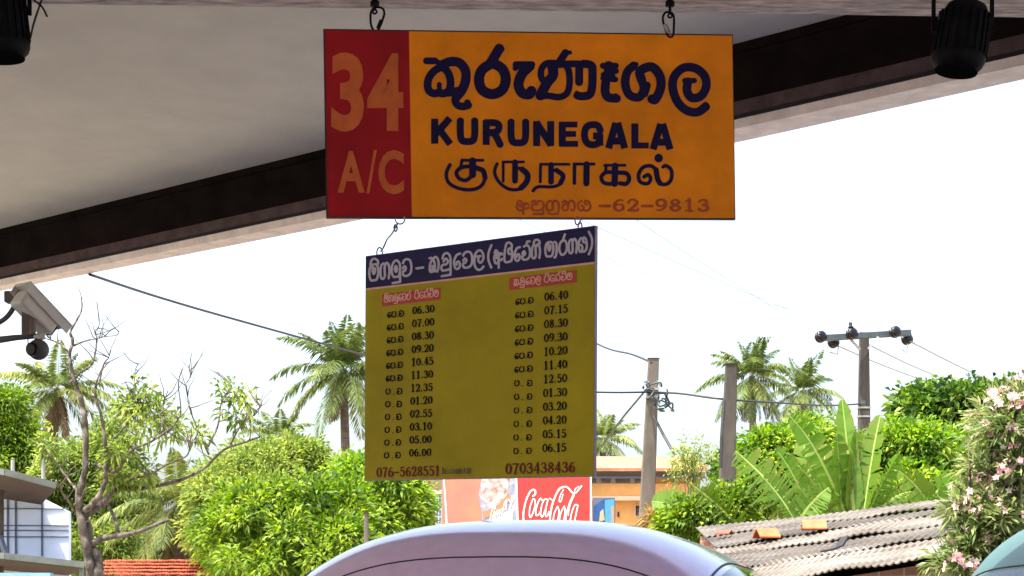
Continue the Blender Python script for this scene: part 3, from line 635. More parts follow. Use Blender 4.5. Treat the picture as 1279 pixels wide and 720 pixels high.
# ---------------------------------------------------------------- spotlights under the beam
def spotlight(px, py, Y, rr, hh, tilt, label, arm=True):
    c = P(px, py, Y)                       # centre of the lower lens ring
    t = thing('spotlight', c, label, 'spotlight', 'black ribbed spotlights under the cross beam')
    ax = Vector(tilt).normalized()         # from lens up to the back
    MB().lathe([(-.012, rr * .55), (-.006, rr * .8), (.004, rr * .93), (.018, rr), (.03, rr * 1.01), (.032, rr * .97), (.06, rr * .97), (hh * .8, rr * .9), (hh * .95, rr * .72), (hh, rr * .5)], c, ax, 40).build('housing', M['black_metal'], t, True)
    x = ax.orthogonal().normalized(); y = ax.cross(x); fins = MB()
    for k in range(22):
        a = 2 * math.pi * k / 22; d = x * math.cos(a) + y * math.sin(a)
        q0, q1 = c + ax * .035 + d * rr * .96, c + ax * hh * .82 + d * rr * .9
        fins.bar(q0, q1, .004, .014, d)
    fins.build('cooling_fins', M['black_metal'], t)
    MB().lathe([(-.016, rr * .78), (-.012, rr * .8)], c, ax, 32).build('lens', M['matt'], t)
    top = Vector((c.x, c.y, zc + .01))
    br = MB(); sx = Vector((1, 0, 0)); m1 = c + ax * hh * .55
    for s in (-1, 1):
        br.bar(m1 + sx * s * (rr + .008), Vector((m1.x + s * (rr + .008), m1.y, zc - .006)), .012, .005, (0, 1, 0))
    br.bar(Vector((m1.x - rr - .014, m1.y, zc - .003)), Vector((m1.x + rr + .014, m1.y, zc - .003)), .03, .006)
    br.build('bracket', M['black_metal'], t)
    MB().tube([c + ax * (hh - .01), c + ax * (hh + .02) + Vector((0, 0, .01)), Vector((m1.x, m1.y, zc + .0))], [.022, .02, .018], 12).build('stem', M['black_metal'], t, True)
    cb = [c + ax * hh * .93 - sx * rr * .4, c + ax * hh * 1.0 - sx * rr * .62, c + ax * hh * .75 - sx * rr * .98]
    MB().tube([Vector(p) for p in cr([tuple(p) for p in cb], 5)], .004, 6).build('cable', M['rubber'], t, True)
    return t
spotlight(1196, 84, 4.72, .078, .19, (.16, -.04, 1), 'black ribbed spotlight hanging in front of the slanting beam')
sp2 = spotlight(2, 68, 4.66, .082, .20, (-.05, -.1, 1), 'black ribbed spotlight cut by the frame with two loose wires')
for q in ([(28, -18), (40, -2), (52, 8), (59, 21)], [(58, -14), (50, 6), (42, 30), (38, 48)]):
    MB().tube([Vector(p) for p in cr([tuple(P(x, y, 4.68)) for x, y in q], 4)], .0032, 6).build('loose_wire', M['rubber'], sp2, True)

# ---------------------------------------------------------------- surveillance cameras at the left
Yc = 7.0
cc = thing('security_camera', P(33, 420, Yc), 'off white box security camera angled downward on a bracket under the beam', 'camera')
f0, f1 = P(24, 370, Yc - .03), P(63, 411, Yc + .10)
ax = (f1 - f0).normalized(); side = ax.cross(Vector((0, 0, 1))).normalized(); up = side.cross(ax)
R = Matrix((side, ax, up)).transposed()
ln = (f1 - f0).length
mid = (f0 + f1) / 2
bevel(MB().box(mid, (.092, ln, .085), R).build('housing', M['cctv'], cc), .014, 3)
shd = MB().box(mid + up * .056 + ax * .015, (.112, ln + .07, .014), R)
for s in (-1, 1): shd.box(mid + up * .036 + side * s * .053 + ax * .015, (.006, ln + .07, .05), R)
bevel(shd.build('sunshield', M['cctv'], cc), .004)
MB().lathe([(0, .034), (.012, .034)], f1 - ax * .004, ax, 24).build('lens', M['lens'], cc)
bk = MB(); bk.box(P(34, 403, Yc), (.045, .03, .12)); bk.box(P(20, 372, Yc + .05), (.09, .06, .05)); bk.box(P(41, 408, Yc - .02), (.02, .034, .075))
bevel(bk.build('bracket', M['cctv_dark'], cc), .006)
MB().tube([P(-150, 452, Yc + .25), P(-60, 436, Yc + .12), P(-10, 426, Yc + .03), P(20, 422, Yc), P(49, 420, Yc)], [.018, .016, .016, .013, .010], 10).build('arm', M['plastic'], cc, True)
MB().lathe([(0, .012), (.02, .016), (.045, .014)], P(43, 421, Yc), (1, 0, .05), 12).build('arm_cap', M['cctv'], cc, True)
MB().tube([Vector(p) for p in cr([tuple(p) for p in (P(-150, 440, Yc + .25), P(-60, 428, Yc + .15), P(-20, 412, Yc + .05), P(4, 400, Yc), P(15, 388, Yc), P(19, 378, Yc + .03))], 5)], .011, 8).build('cable', M['plastic'], cc, True)
bc = thing('ball_camera', P(48, 437, Yc), 'small black ball camera hanging below the box security camera', 'camera')
ctr = P(48, 437, Yc)
def ball(c, r, axis, seg=24, n=12):
    return MB().lathe([(-r * math.cos(math.pi * k / n), r * math.sin(math.pi * k / n)) for k in range(n + 1)], c, axis, seg)
ball(ctr, .046, (0, 0, 1)).build('shell', M['plastic'], bc, True)
MB().lathe([(0, .030), (.008, .030), (.012, .022)], ctr + Vector((-.35, -.85, -.1)).normalized() * .040, (-.35, -.85, -.1), 20).build('lens', M['lens'], bc)
MB().tube([ctr + Vector((-.005, 0, .04)), ctr + Vector((-.008, 0, .062))], .012, 10).build('mount', M['cctv_dark'], bc)
MB().tube([P(35, 422, Yc - .02), P(35, 429, Yc - .02), P(39, 436, Yc - .03)], .0025, 6).build('cable', M['rubber'], bc)

# ---------------------------------------------------------------- vehicles
REFLECTION_S = -.82
def van(root, W, L, Ht, paint, nx=3.4, nz=3.2, ny=5.0, tg_=.235):
    """round-roofed van around the local origin; nose towards -y"""
    def Sf(s, t):
        th = math.pi * (1 - t); c, sn = math.cos(th), math.sin(th)
        e = max(1 - abs(s) ** ny, 0) ** (1 / 2.6)
        x = W / 2 * math.copysign(abs(c) ** (2 / nx), c) * (.55 + .45 * e)
        zz = abs(sn) ** (2 / nz)
        z = .32 + (Ht - .32) * zz * (.35 + .65 * e)
        x *= 1 - .10 * max(0, zz - .45)
        y = L / 2 * s * (1 - .05 * zz)
        return Vector((x, y, z))
    def patch(s0, s1, t0, t1, ns, ntt, lift):
        mb = MB(); e = 1e-3
        for i in range(ns + 1):
            for j in range(ntt + 1):
                s = s0 + (s1 - s0) * i / ns; t = t0 + (t1 - t0) * j / ntt
                p = Sf(s, t)
                n = (Sf(min(s + e, 1), t) - Sf(max(s - e, -1), t)).cross(Sf(s, min(t + e, 1)) - Sf(s, max(t - e, 0)))
                n = n.normalized() if n.length > 1e-12 else Vector((0, 0, 1))
                q = p - Vector((0, 0, .9)); q.y *= .3
                if n.dot(q) < 0: n = -n
                mb.v.append(tuple(p + n * lift))
        for i in range(ns):
            for j in range(ntt):
                a = i * (ntt + 1) + j
                mb.f.append((a, a + ntt + 1, a + ntt + 2, a + 1))
        return mb
    body = MB(); ss = [math.sin(math.pi / 2 * (-1 + 2 * i / 56)) for i in range(57)]
    ss = [max(-.9995, min(.9995, s)) for s in ss]; nt_ = 72
    for s in ss:
        for j in range(nt_ + 1): body.v.append(tuple(Sf(s, j / nt_)))
    for i in range(56):
        for j in range(nt_):
            a = i * (nt_ + 1) + j; body.f.append((a, a + 1, a + nt_ + 2, a + nt_ + 1))
    for i in (0, 56): body.f.append(tuple(i * (nt_ + 1) + j for j in range(nt_ + 1)))
    b = body.build('body', paint, root, True, True)
    for t0, t1 in ((.105, tg_), (1 - tg_, .895)):
        for s0, s1 in ((-.80, -.34), (-.30, .22), (.26, .84)):
            patch(s0, s1, t0, t1, 14, 10, .006).build('side_window', M['glass'], root, True, True)
    patch(-.9975, -.975, .24, .76, 12, 24, .006).build('windscreen', M['glass'], root, True, True)
    patch(.88, .985, .26, .74, 12, 24, .006).build('rear_window', M['glass'], root, True, True)
    for t in (tg_ + .008, 1 - tg_ - .008):
        pts = [Sf(-.80 + 1.64 * k / 40, t) for k in range(41)]
        MB().tube(pts, .005, 6).build('window_seal', M['rubber'], root, True, True)
    pts = [Sf(REFLECTION_S, .22 + .56 * k / 40) for k in range(41)]
    MB().tube(pts, .0035, 6).build('reflection_line', M['rubber'], root, True, True)  # dark line added to imitate the canopy edge reflected in the roof
    for sx in (-1, 1):
        for sy in (-1, 1):
            c = Vector((sx * (W / 2 - .10), sy * L * .31, .30))
            tyre = MB().lathe([(-.09, .2), (-.085, .29), (-.05, .305), (.05, .305), (.085, .29), (.09, .2)], c, (sx, 0, 0), 28).build('wheel', M['tyre'], root, True, True)
            MB().lathe([(.07, .19), (.095, .18), (.085, .06), (.1, .03)], c, (sx, 0, 0), 20).build('rim', M['rim'], tyre, True, True)
        hl = MB().lathe([(0, .09), (.03, .085), (.04, .05)], (sx * W * .34, -L / 2 + .02, .72), (0, -1, .1), 20).build('headlight', M['lamp'], root, True, True)
        MB().box((sx * (W / 2 + .09), -L * .36, 1.15), (.14, .06, .18)).build('mirror', M['plastic'], root, False, True)
    for sy in (-1, 1):
        bevel(MB().box((0, sy * (L / 2 - .03), .42), (W * .86, .14, .2)).build('bumper', M['plastic'], root, False, True), .03, 3)
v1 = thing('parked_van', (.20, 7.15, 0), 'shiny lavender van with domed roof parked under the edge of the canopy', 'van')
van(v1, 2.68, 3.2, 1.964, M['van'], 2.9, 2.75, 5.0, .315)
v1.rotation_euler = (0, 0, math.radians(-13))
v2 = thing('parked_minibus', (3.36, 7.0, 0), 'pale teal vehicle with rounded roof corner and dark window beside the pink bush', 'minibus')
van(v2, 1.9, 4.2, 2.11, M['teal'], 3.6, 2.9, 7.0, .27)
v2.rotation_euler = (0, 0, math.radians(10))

# ---------------------------------------------------------------- poles and wires
def post(name, pts, Y, wpx, mt, label, cat, sq=True, group=None):
    a, b = P(*pts[0], Y), P(*pts[1], Y)      # top, low
    d = (b - a); k = a.z / (a.z - b.z); foot = a + d * k
    foot.z = 0
    t = thing(name, foot, label, cat, group)
    mb = MB(); r0, r1 = wpx[0] * Y / F / 2, wpx[1] * Y / F / 2; r1 = r0 + (r1 - r0) * k
    n = 10; vs = []
    for i in range(n + 1):
        f = i / n; c = a + (foot - a) * f; r = r0 + (r1 - r0) * f
        vs += [c + Vector((x * r, y * r, 0)) for x, y in ((-1, -.8), (1, -.8), (1, .8), (-1, .8))]
    fs = [(0, 1, 2, 3)] + [(i * 4 + j, i * 4 + (j + 1) % 4, i * 4 + 4 + (j + 1) % 4, i * 4 + 4 + j) for i in range(n) for j in range(4)]
    bevel(mb.add(vs, fs).build('shaft', mt, t), .02)
    return t
pa = post('concrete_pole', [(817, 448), (808, 655)], 35, (13, 19), M['pole'], 'leaning grey concrete pole with tangled cables by the orange house', 'pole')
post('concrete_pole', [(600, 328), (600, 560)], 60, (9, 12), M['pole'], 'distant concrete pole standing behind the timetable at the end of a cable', 'pole')
pb = post('concrete_pole', [(914, 455), (908, 622)], 30, (14, 20), M['pole_dark'], 'plain brown grey concrete pole rising from the banana leaves', 'pole')
pc = post('utility_pole', [(1080, 416), (1080, 530)], 45, (11, 14), M['pole_dark'], 'utility pole with crossarm and dark round insulators above the bushes', 'utility pole')
pd = post('concrete_post', [(458, 640), (458, 680)], 25, (5, 6), M['pole'], 'thin pale concrete post standing before the mango trees', 'post')
ca, cb_ = P(1022, 423, 44.4), P(1138, 416, 45.0)
bevel(MB().bar(ca, cb_, .14, .17).build('crossarm', M['crossarm'], pc), .01)
for (x0, y0), (x1, y1) in (((1062, 423), (1075, 437)), ((1098, 421), (1085, 436))):
    MB().bar(P(x0, y0, 44.7), P(x1, y1, 44.75), .06, .06).build('brace', M['steel'], pc)
ins = [(1026, 421, 44.2), (1042, 428, 44.9), (1119, 415, 44.6), (1134, 424, 45.2), (1065, 417, 44.5)]
for px, py, Y in ins:
    c = P(px, py, Y)
    MB().lathe([(-.1, .06), (-.09, .15), (-.03, .165), (-.02, .09), (.0, .09), (.02, .165), (.08, .15), (.1, .06)], c, (.5, -1, .2), 20).build('insulator', M['insulator'], pc, True)
MB().lathe([(0, .06), (.1, .05), (.13, .09), (.17, .04), (.24, .05), (.27, .03)], P(1064, 415, 44.5), (-.1, 0, 1), 14).build('insulator', M['insulator'], pc, True)
for q in ([(1037, 440), (1047, 443), (1048, 432)], [(1128, 437), (1133, 441), (1135, 430)]):
    MB().tube([P(x, y, 44.6) for x, y in q], .018, 6).build('jumper_wire', M['thin_wire'], pc)
for y in (510, 521):
    MB().box(P(1080, y, 45), (.34, .28, .05)).build('strap', M['steel'], pc)
def cable(pts, r, m, label, cat, group=None, sub=8):
    q = [Vector(p) for p in cr([tuple(p) for p in pts], sub)]
    return tag(MB().tube(q, r, 6).build('overhead_cable' if m is M['wire'] else 'power_line', m, None, True), label, cat, group)
cable([P(112, 343, 10.9), P(200, 372, 13.5), P(300, 401, 16.7), P(450, 442, 22), P(560, 469, 27), P(680, 487, 31), P(760, 490.5, 33.5), P(812, 490, 34.9)], [.0105 + .011 * i / 56 for i in range(57)], M['wire'], 'thick black cable sagging from the canopy edge to the leaning pole', 'cable')
cable([P(600, 332, 60), P(680, 388, 52), P(747, 430, 43), P(790, 443, 37.5), P(814, 453, 34.9)], .026, M['wire'], 'black cable running from behind the timetable to the top of the leaning pole', 'cable')
cable([P(812, 490, 34.9), P(850, 492, 33.5), P(905, 499, 31), P(980, 504, 36), P(1030, 507, 40), P(1075, 505, 44.9)], .022, M['wire'], 'black cable strung from the leaning pole past the plain pole to the utility pole', 'cable')
gw = 'thin grey power lines on the crossarm'
cable([P(1026, 421, 44.2), P(900, 343, 34), P(800, 278, 27.5), P(640, 165, 21), P(-300, -500, 11)], .006, M['thin_wire'], 'thin grey line meeting the crossarm at its outer insulator on the palm side', 'power line', gw)
cable([P(1065, 416, 44.5), P(960, 377, 36.5), P(747, 284, 27), P(640, 232, 24), P(-300, -300, 12)], .006, M['thin_wire'], 'thin grey line meeting the crossarm next to the pole top', 'power line', gw)
cable([P(1119, 415, 44.6), P(840, 352, 31), P(750, 318, 28), P(640, 270, 25), P(-300, -200, 13)], .005, M['thin_wire'], 'faintest grey line crossing the sky towards the crossarm', 'power line', gw)
for (x0, y0), (x1, y1), lab in (((1042, 430), (1172, 482), 'grey line leaving the crossarm under its palm side end'), ((1084, 430), (1195, 480), 'grey line leaving the crossarm from behind the pole'), ((1138, 427), (1270, 490), 'darker grey line leaving the crossarm at its end over the leafy tree')):
    cable([P(x0, y0, 45), P((x0 + x1) / 2, (y0 + y1) / 2 + 2, 55), P(x1, y1, 70)], .024, M['thin_wire'], lab, 'power line', gw)
# tangle and stays on the leaning pole
MB().tube([P(806, 489, 34.8), P(780, 520, 36), P(752, 558, 38)], .025, 6).build('stay_wire', M['crossarm'], pa)
MB().tube([P(817, 520, 34.7), P(830, 545, 34.5), P(842, 566, 34.2)], .03, 6).build('hanging_cable', M['wire'], pa)
tg = MB()
for k in range(16):
    c0 = (817 + rnd.uniform(-12, 20), 490 + rnd.uniform(-10, 20))
    q = [P(c0[0] + rnd.uniform(-7, 7), c0[1] + rnd.uniform(-7, 7), 34.6 + rnd.uniform(-.2, .2)) for _ in range(4)]
    tg.tube([Vector(p) for p in cr([tuple(p) for p in q], 4)], .02, 5)
tg.build('cable_tangle', M['crossarm'], pa, True)
for y in (487, 497): MB().box(P(815.5, y, 35), (.29, .26, .05)).build('strap', M['steel'], pa)
MB().tube([P(905, 500, 29.7), P(902, 545, 29.6), P(901, 585, 29.6)], .03, 6).build('service_cable', M['wire'], pb)
MB().box(P(1079, 503, 44.7), (.1, .1, .1)).build('clamp', M['crossarm'], pc)

# ---------------------------------------------------------------- foliage generators
def leaves_obj(name, pts, dirs, L, Wd, tone, mt, parent, npr, droop=.25):
    """one mesh of folded leaves: pts base, dirs unit direction, L and Wd arrays"""
    n = len(pts)
    up = npr.normal(size=(n, 3)); up[:, 2] += .8
    side = np.cross(dirs, up); side /= np.linalg.norm(side, axis=1, keepdims=True) + 1e-9
    nrm = np.cross(side, dirs)
    m1 = pts + dirs * (L * .5)[:, None]; tip = pts + dirs * L[:, None]; tip[:, 2] -= L * droop
    q = np.empty((n, 4, 3))
    q[:, 0] = pts; q[:, 2] = tip
    q[:, 1] = m1 + side * (Wd / 2)[:, None] + nrm * (Wd * .15)[:, None]; q[:, 3] = m1 - side * (Wd / 2)[:, None] + nrm * (Wd * .15)[:, None]
    off = np.array(wloc(parent)) if parent is not None else np.zeros(3)
    V = (q - off).reshape(-1, 3)
    return arr_mesh(name, V, 4, tone, mt, parent)
def arr_mesh(name, V, k, tone, mt, parent):
    n = len(V) // k
    me = bpy.data.meshes.new(name); me.vertices.add(len(V)); me.vertices.foreach_set('co', V.astype(np.float32).ravel())
    me.loops.add(n * k); me.loops.foreach_set('vertex_index', np.arange(n * k, dtype=np.int32))
    me.polygons.add(n); me.polygons.foreach_set('loop_start', np.arange(0, n * k, k, dtype=np.int32)); me.polygons.foreach_set('loop_total', np.full(n, k, dtype=np.int32))
    at = me.attributes.new('tone', 'FLOAT', 'FACE'); at.data.foreach_set('value', np.clip(tone, 0, 1).astype(np.float32))
    me.materials.append(mt); me.update(calc_edges=True); me.validate()
    o = bpy.data.objects.new(name, me); COL.objects.link(o)
    if parent is not None: o.parent = parent
    return o
def crown(name, blobs, ncl, per, L, Wd, mt, parent, seed, clr=.3, droop=.25, base=.5, spread=.27, shell=.6, lumpy=True):
    """blobs: (centre, (rx, ry, rz)); clusters of leaves on and inside the blobs"""
    npr = np.random.default_rng(seed)
    if lumpy:
        sub = []
        for c, r in blobs:
            sub.append((c, tuple(q * .72 for q in r)))
            for k in range(9):
                d = npr.normal(size=3); d /= np.linalg.norm(d); f = .26 + .26 * npr.random()
                sub.append((Vector((c[0] + d[0] * r[0] * .72, c[1] + d[1] * r[1] * .72, c[2] + d[2] * r[2] * .72)), (r[0] * f, r[1] * f, r[2] * f)))
        blobs = sub
    vol = np.array([r[0] * r[2] for _, r in blobs]); pick = npr.choice(len(blobs), ncl, p=vol / vol.sum())
    C_ = np.array([tuple(c) for c, _ in blobs])[pick]; R_ = np.array([r for _, r in blobs])[pick]
    d = npr.normal(size=(ncl, 3)); d /= np.linalg.norm(d, axis=1, keepdims=True)
    rad = shell + (1 - shell) * npr.random(ncl) ** .6
    rad *= 1 + .12 * npr.normal(size=ncl) + .25 * (npr.random(ncl) > .93)
    cc_ = C_ + d * R_ * rad[:, None]
    ct = base + spread * npr.normal(size=ncl)
    idx = np.repeat(np.arange(ncl), per); n = len(idx)
    o = npr.normal(size=(n, 3)); o /= np.linalg.norm(o, axis=1, keepdims=True)
    cr_ = clr * (.6 + .8 * npr.random(ncl))
    p = cc_[idx] + o * (cr_[idx] * npr.random(n) ** .5)[:, None]
    dd = o + d[idx] * .55 + npr.normal(size=(n, 3)) * .35; dd[:, 2] += .05
    dd /= np.linalg.norm(dd, axis=1, keepdims=True)
    ll_ = L * (.65 + .6 * npr.random(n)); ww = Wd * (.7 + .5 * npr.random(n))
    return leaves_obj(name, p, dd, ll_, ww, ct[idx] + .12 * npr.normal(size=n) + .5 * (npr.random(n) > .965), mt, parent, npr, droop)
def bb(px, py, Y, rx, rz, ry=None):
    """a crown lump that measures rx by rz pixels at distance Y"""
    k = Y / F; return (P(px, py, Y), (rx * k, (ry if ry else rx) * k, rz * k))
def simple_trunk(root, base, top, r, mt, blobs, seed, nb=9):
    rr = random.Random(seed); mb = MB()
    mid = (base + top) / 2 + Vector((rr.uniform(-.2, .2), rr.uniform(-.2, .2), 0))
    mb.tube([Vector(p) for p in cr([tuple(base), tuple(mid), tuple(top)], 5)], [r * (1 - .5 * i / 10) for i in range(11)], 8)
    for k in range(nb):
        c, R3 = blobs[k % len(blobs)]
        e = c + Vector((rr.uniform(-.7, .7) * R3[0], rr.uniform(-.7, .7) * R3[1], rr.uniform(-.3, .7) * R3[2]))
        s = base + (top - base) * rr.uniform(.55, 1)
        m_ = (s + e) / 2 + Vector((0, 0, .15 * (e - s).length))
        mb.tube([Vector(p) for p in cr([tuple(s), tuple(m_), tuple(e)], 4)], [r * .42 * (1 - .8 * i / 8) for i in range(9)], 6)
    return mb.build('trunk', mt, root, True)
def tree(name, foot_px, Y, blobs, label, cat, mt, ncl, per, L, Wd, seed, group=None, r=.16, clr=.3, base=.5, bark='bark', spread=.22, droop=.25):
    foot = Vector(((foot_px - 640) * Y / F, Y, 0))
    t = thing(name, foot, label, cat, group)
    top = blobs[0][0].copy(); top.z -= blobs[0][1][2] * .2
    simple_trunk(t, foot, top, r, M[bark], blobs, seed)
    crown('crown', blobs, int(ncl * 1.5), int(per * 1.15), L * .74, Wd * .76, mt, t, seed, clr, droop, base, spread)
    return t

GT = 'leafy trees behind the stand'
# mango trees left of the timetable
tree('mango_tree', 360, 36, [bb(360, 655, 36, 92, 62), bb(300, 672, 36, 60, 55), bb(420, 668, 35.5, 55, 55), bb(370, 690, 35, 95, 45)], 'dense mango tree with deep green leaves in front of the yellow green crowns', 'tree', L_mango, 520, 60, .27, .085, 11, GT, .22, .33, .48)
tree('mango_tree', 480, 38, [bb(468, 625, 38, 62, 50), bb(500, 650, 38, 38, 48), bb(440, 600, 38.5, 34, 28), bb(470, 672, 37.5, 60, 40)], 'bright lime green tree beneath the left edge of the timetable', 'tree', L_lime, 380, 60, .27, .085, 12, GT, .2, .33, .55)
tree('broadleaf_tree', 325, 44, [bb(335, 590, 44, 60, 36), bb(280, 605, 44, 44, 38), bb(385, 585, 44, 34, 28), bb(265, 650, 43, 40, 60), bb(330, 630, 43, 70, 40)], 'yellow green bushy tree right behind the deep green mango tree', 'tree', L_olive, 460, 55, .26, .09, 13, GT, .2, .34, .6)
# left background
tree('broadleaf_tree', 8, 62, [bb(2, 520, 62, 34, 34), bb(-30, 540, 62, 40, 50), bb(20, 560, 62, 36, 30), bb(0, 590, 62, 60, 36)], 'dark and lime crowned tree cut by the frame above the white shed', 'tree', L_mango, 420, 60, .32, .11, 14, GT, .3, .5, .5, spread=.32)
tree('broadleaf_tree', 105, 55, [bb(90, 590, 55, 40, 42), bb(135, 575, 55, 34, 45), bb(150, 625, 55, 44, 50), bb(80, 645, 55, 40, 45), bb(130, 680, 54, 50, 36)], 'olive green tree showing between the limbs of the half bare tree', 'tree', L_olive, 460, 50, .28, .1, 15, GT, .25, .45, .42, spread=.28)
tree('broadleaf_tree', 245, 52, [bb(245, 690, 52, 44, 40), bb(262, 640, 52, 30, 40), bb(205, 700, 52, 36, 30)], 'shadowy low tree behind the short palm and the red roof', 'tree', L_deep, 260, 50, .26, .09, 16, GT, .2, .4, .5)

# ---------------------------------------------------------------- palms
def palm(px, crown_py, Y, nf, Lf, label, seed, lean=0.0, up=1.2, dead=4, mt=L_palm, base=.45, foot_px=None, tr=.16, group='coconut palms'):
    top = P(px, crown_py, Y); fx = foot_px if foot_px is not None else px - lean
    foot = Vector(((fx - 640) * Y / F, Y, 0))
    t = thing('coconut_palm', foot, label, 'palm tree', group)
    mid = (foot + top) / 2 + Vector((rnd.uniform(-.25, .25), 0, 0))
    pts = [Vector(p) for p in cr([tuple(foot), tuple(mid), tuple(top)], 8)]
    MB().tube(pts, [tr * (1.25 - .45 * i / 16) for i in range(17)], 10).build('trunk', M['palm_bark'], t, True)
    npr = np.random.default_rng(seed)
    def frond(az, el, L, sag, Q, T, tw=0):
        d = Vector((math.cos(az) * math.cos(el), math.sin(az) * math.cos(el), math.sin(el)))
        p = top.copy(); n = 26; step = L / n; pts_ = [p.copy()]; ds = [d.copy()]
        for i in range(n):
            d = (d + Vector((0, 0, -sag * (.35 + i / n) / n * 2.2))).normalized(); p = p + d * step
            pts_.append(p.copy()); ds.append(d.copy())
        tone_f = base + .18 * npr.normal()
        wr = .035
        for i in range(n):      # midrib
            s_ = ds[i].cross(Vector((0, 0, 1))).normalized()
            Q.append([pts_[i] - s_ * wr * (1 - i / n), pts_[i + 1] - s_ * wr * (1 - (i + 1) / n), pts_[i + 1] + s_ * wr * (1 - (i + 1) / n), pts_[i] + s_ * wr * (1 - i / n)]); T.append(tone_f + .25)
        m = 60
        for j in range(m):
            f = .12 + .88 * j / m; i = min(int(f * n), n - 1); q = pts_[i] + (pts_[i + 1] - pts_[i]) * (f * n - i); dd = ds[i]
            sv = dd.cross(Vector((0, 0, 1))).normalized(); uv = sv.cross(dd)
            ll_ = L * .24 * math.sin(math.pi * min(1, .18 + f * .80)) ** .7
            for sg in (-1, 1):
                dr = (sv * sg * .8 + dd * .55 + uv * .18 + Vector((0, 0, -.34 - .25 * sag)) + Vector(npr.normal(size=3)) * .13).normalized()
                tip = q + dr * ll_ * (.85 + .3 * npr.random()); tip.z -= ll_ * .22
                m_ = q + dr * ll_ * .5
                wv = dd * (.044 + .016 * npr.random()) * (Lf / 4)
                Q.append([q, m_ + wv, tip, m_ - wv]); T.append(tone_f + .12 * npr.normal())
    Q, T = [], []
    for k in range(nf):
        f = k / nf; az = k * 2.39996 + npr.normal() * .2
        el = up - f * (up + .75) + npr.normal() * .12
        frond(az, el, Lf * (.82 + .25 * npr.random()) * (.75 + .35 * min(1, f * 2.2)), .45 + .45 * f, Q, T)
    off = t.location
    V = np.array([[tuple(v - off) for v in q] for q in Q]).reshape(-1, 3)
    arr_mesh('crown', V, 4, np.array(T), mt, t)
    if dead:
        Q, T = [], []
        for k in range(dead):
            frond(npr.random() * 6.28, -.9 - .4 * npr.random(), Lf * .8, .9, Q, T)
        V = np.array([[tuple(v - off) for v in q] for q in Q]).reshape(-1, 3)
        arr_mesh('dry_fronds', V, 4, np.array(T), L_dead, t)
    nuts = MB()
    for k in range(7):
        a = npr.random() * 6.28; c = top + Vector((math.cos(a) * .25, math.sin(a) * .25, -.25 - .2 * npr.random()))
        b_ = ball(c, .12, (0, 0, 1), 8, 6); nuts.add(b_.v, b_.f)
    nuts.build('coconut_bunch', M['stem'], t, True)
    return t
palm(429, 462, 80, 34, 3.6, 'tall coconut palm beside the left edge of the timetable', 21, up=1.35, dead=3, tr=.24)
palm(350, 545, 92, 20, 2.9, 'small palm top peeping over the trees beside the tall palm', 22, dead=0, tr=.2)
palm(72, 486, 95, 26, 3.9, 'shaggy palm with hanging dry fronds behind the half bare tree', 23, dead=7, foot_px=48, tr=.26, base=.6)
palm(940, 470, 120, 30, 4.3, 'grey green palm behind the plain concrete pole', 24, dead=6, base=.4, tr=.3, up=1.4)
palm(1004, 488, 128, 24, 3.8, 'lower palm between the plain pole and the utility pole', 25, dead=2, base=.45, tr=.3, up=1.45)
palm(754, 548, 115, 22, 3.3, 'palm half hidden behind the right edge of the timetable', 26, dead=1, base=.45, tr=.28, up=1.3)
palm(222, 632, 46, 22, 2.3, 'short young palm arching over the red tiled roof', 27, dead=5, base=.55, tr=.17, foot_px=228, up=1.3)

# ---------------------------------------------------------------- half bare tree
bt = thing('bare_tree', P(112, 760, 27) * 1.0, 'half bare grey tree with long crooked limbs in front of the red roof', 'tree')
bt.location = Vector(((114 - 640) * 27 / F, 27, 0))
limbs = [  # (pixels, base width px, tip width px, depth drift)
 ([(118, 790), (113, 720), (108, 685), (100, 642), (99, 615), (106, 588), (107, 537), (102, 502), (93, 475), (87, 445), (91, 427), (88, 415), (96, 400), (102, 387), (102, 371)], 18, 1.4, -.4),
 ([(120, 735), (122, 700), (112, 680), (108, 650)], 18, 12, .2),
 ([(87, 442), (76, 430), (67, 426), (59, 421)], 3, 1.2, .6), ([(92, 432), (107, 426), (117, 424), (130, 421), (145, 419), (149, 415)], 3, 1.0, -.7),
 ([(88, 478), (100, 466), (110, 460), (117, 450), (121, 425), (119, 415), (124, 405), (121, 377)], 5, 1.4, .8), ([(125, 475), (130, 455), (136, 447), (139, 435)], 2.5, 1, .4),
 ([(103, 640), (118, 628), (130, 607), (133, 580), (132, 557), (126, 518), (120, 498), (120, 480), (127, 462), (132, 450)], 11, 1.6, -1.0),
 ([(105, 645), (128, 630), (144, 611), (165, 611), (187, 609), (215, 603), (233, 597), (257, 584), (280, 562), (307, 553), (325, 546)], 13, 1.8, .9),
 ([(261, 568), (249, 541), (237, 510), (233, 479)], 3.4, 1.1, -.5), ([(260, 557), (272, 533), (277, 502), (288, 481), (272, 465)], 4, 1.1, .6), ([(288, 556), (303, 529), (319, 518), (326, 508)], 3.4, 1, -.5),
 ([(111, 683), (128, 673), (155, 669), (175, 664), (190, 658), (210, 650)], 12, 4, -.8), ([(148, 669), (144, 650), (136, 630), (138, 612)], 7, 3, .5),
 ([(150, 612), (159, 601), (187, 593), (210, 580), (233, 570), (238, 556), (245, 552)], 5, 1.4, -1.2),
 ([(118, 580), (140, 590), (150, 585), (163, 564), (187, 553), (206, 541), (220, 528), (226, 512), (223, 479), (229, 459)], 6, 1.2, -.9),
 ([(102, 618), (91, 607), (80, 592), (58, 564), (47, 553)], 5, 1.6, .8), ([(106, 655), (93, 638), (78, 615), (70, 600)], 5, 1.8, -.6),
 ([(206, 541), (202, 520), (206, 500), (210, 488)], 2.5, 1, .3), ([(233, 479), (238, 470), (236, 456)], 1.6, .8, .2), ([(166, 565), (170, 545), (168, 470), (176, 452)], 2.4, .9, .5),
 ([(132, 557), (150, 540), (165, 520), (172, 500)], 4, 1.4, .6)]
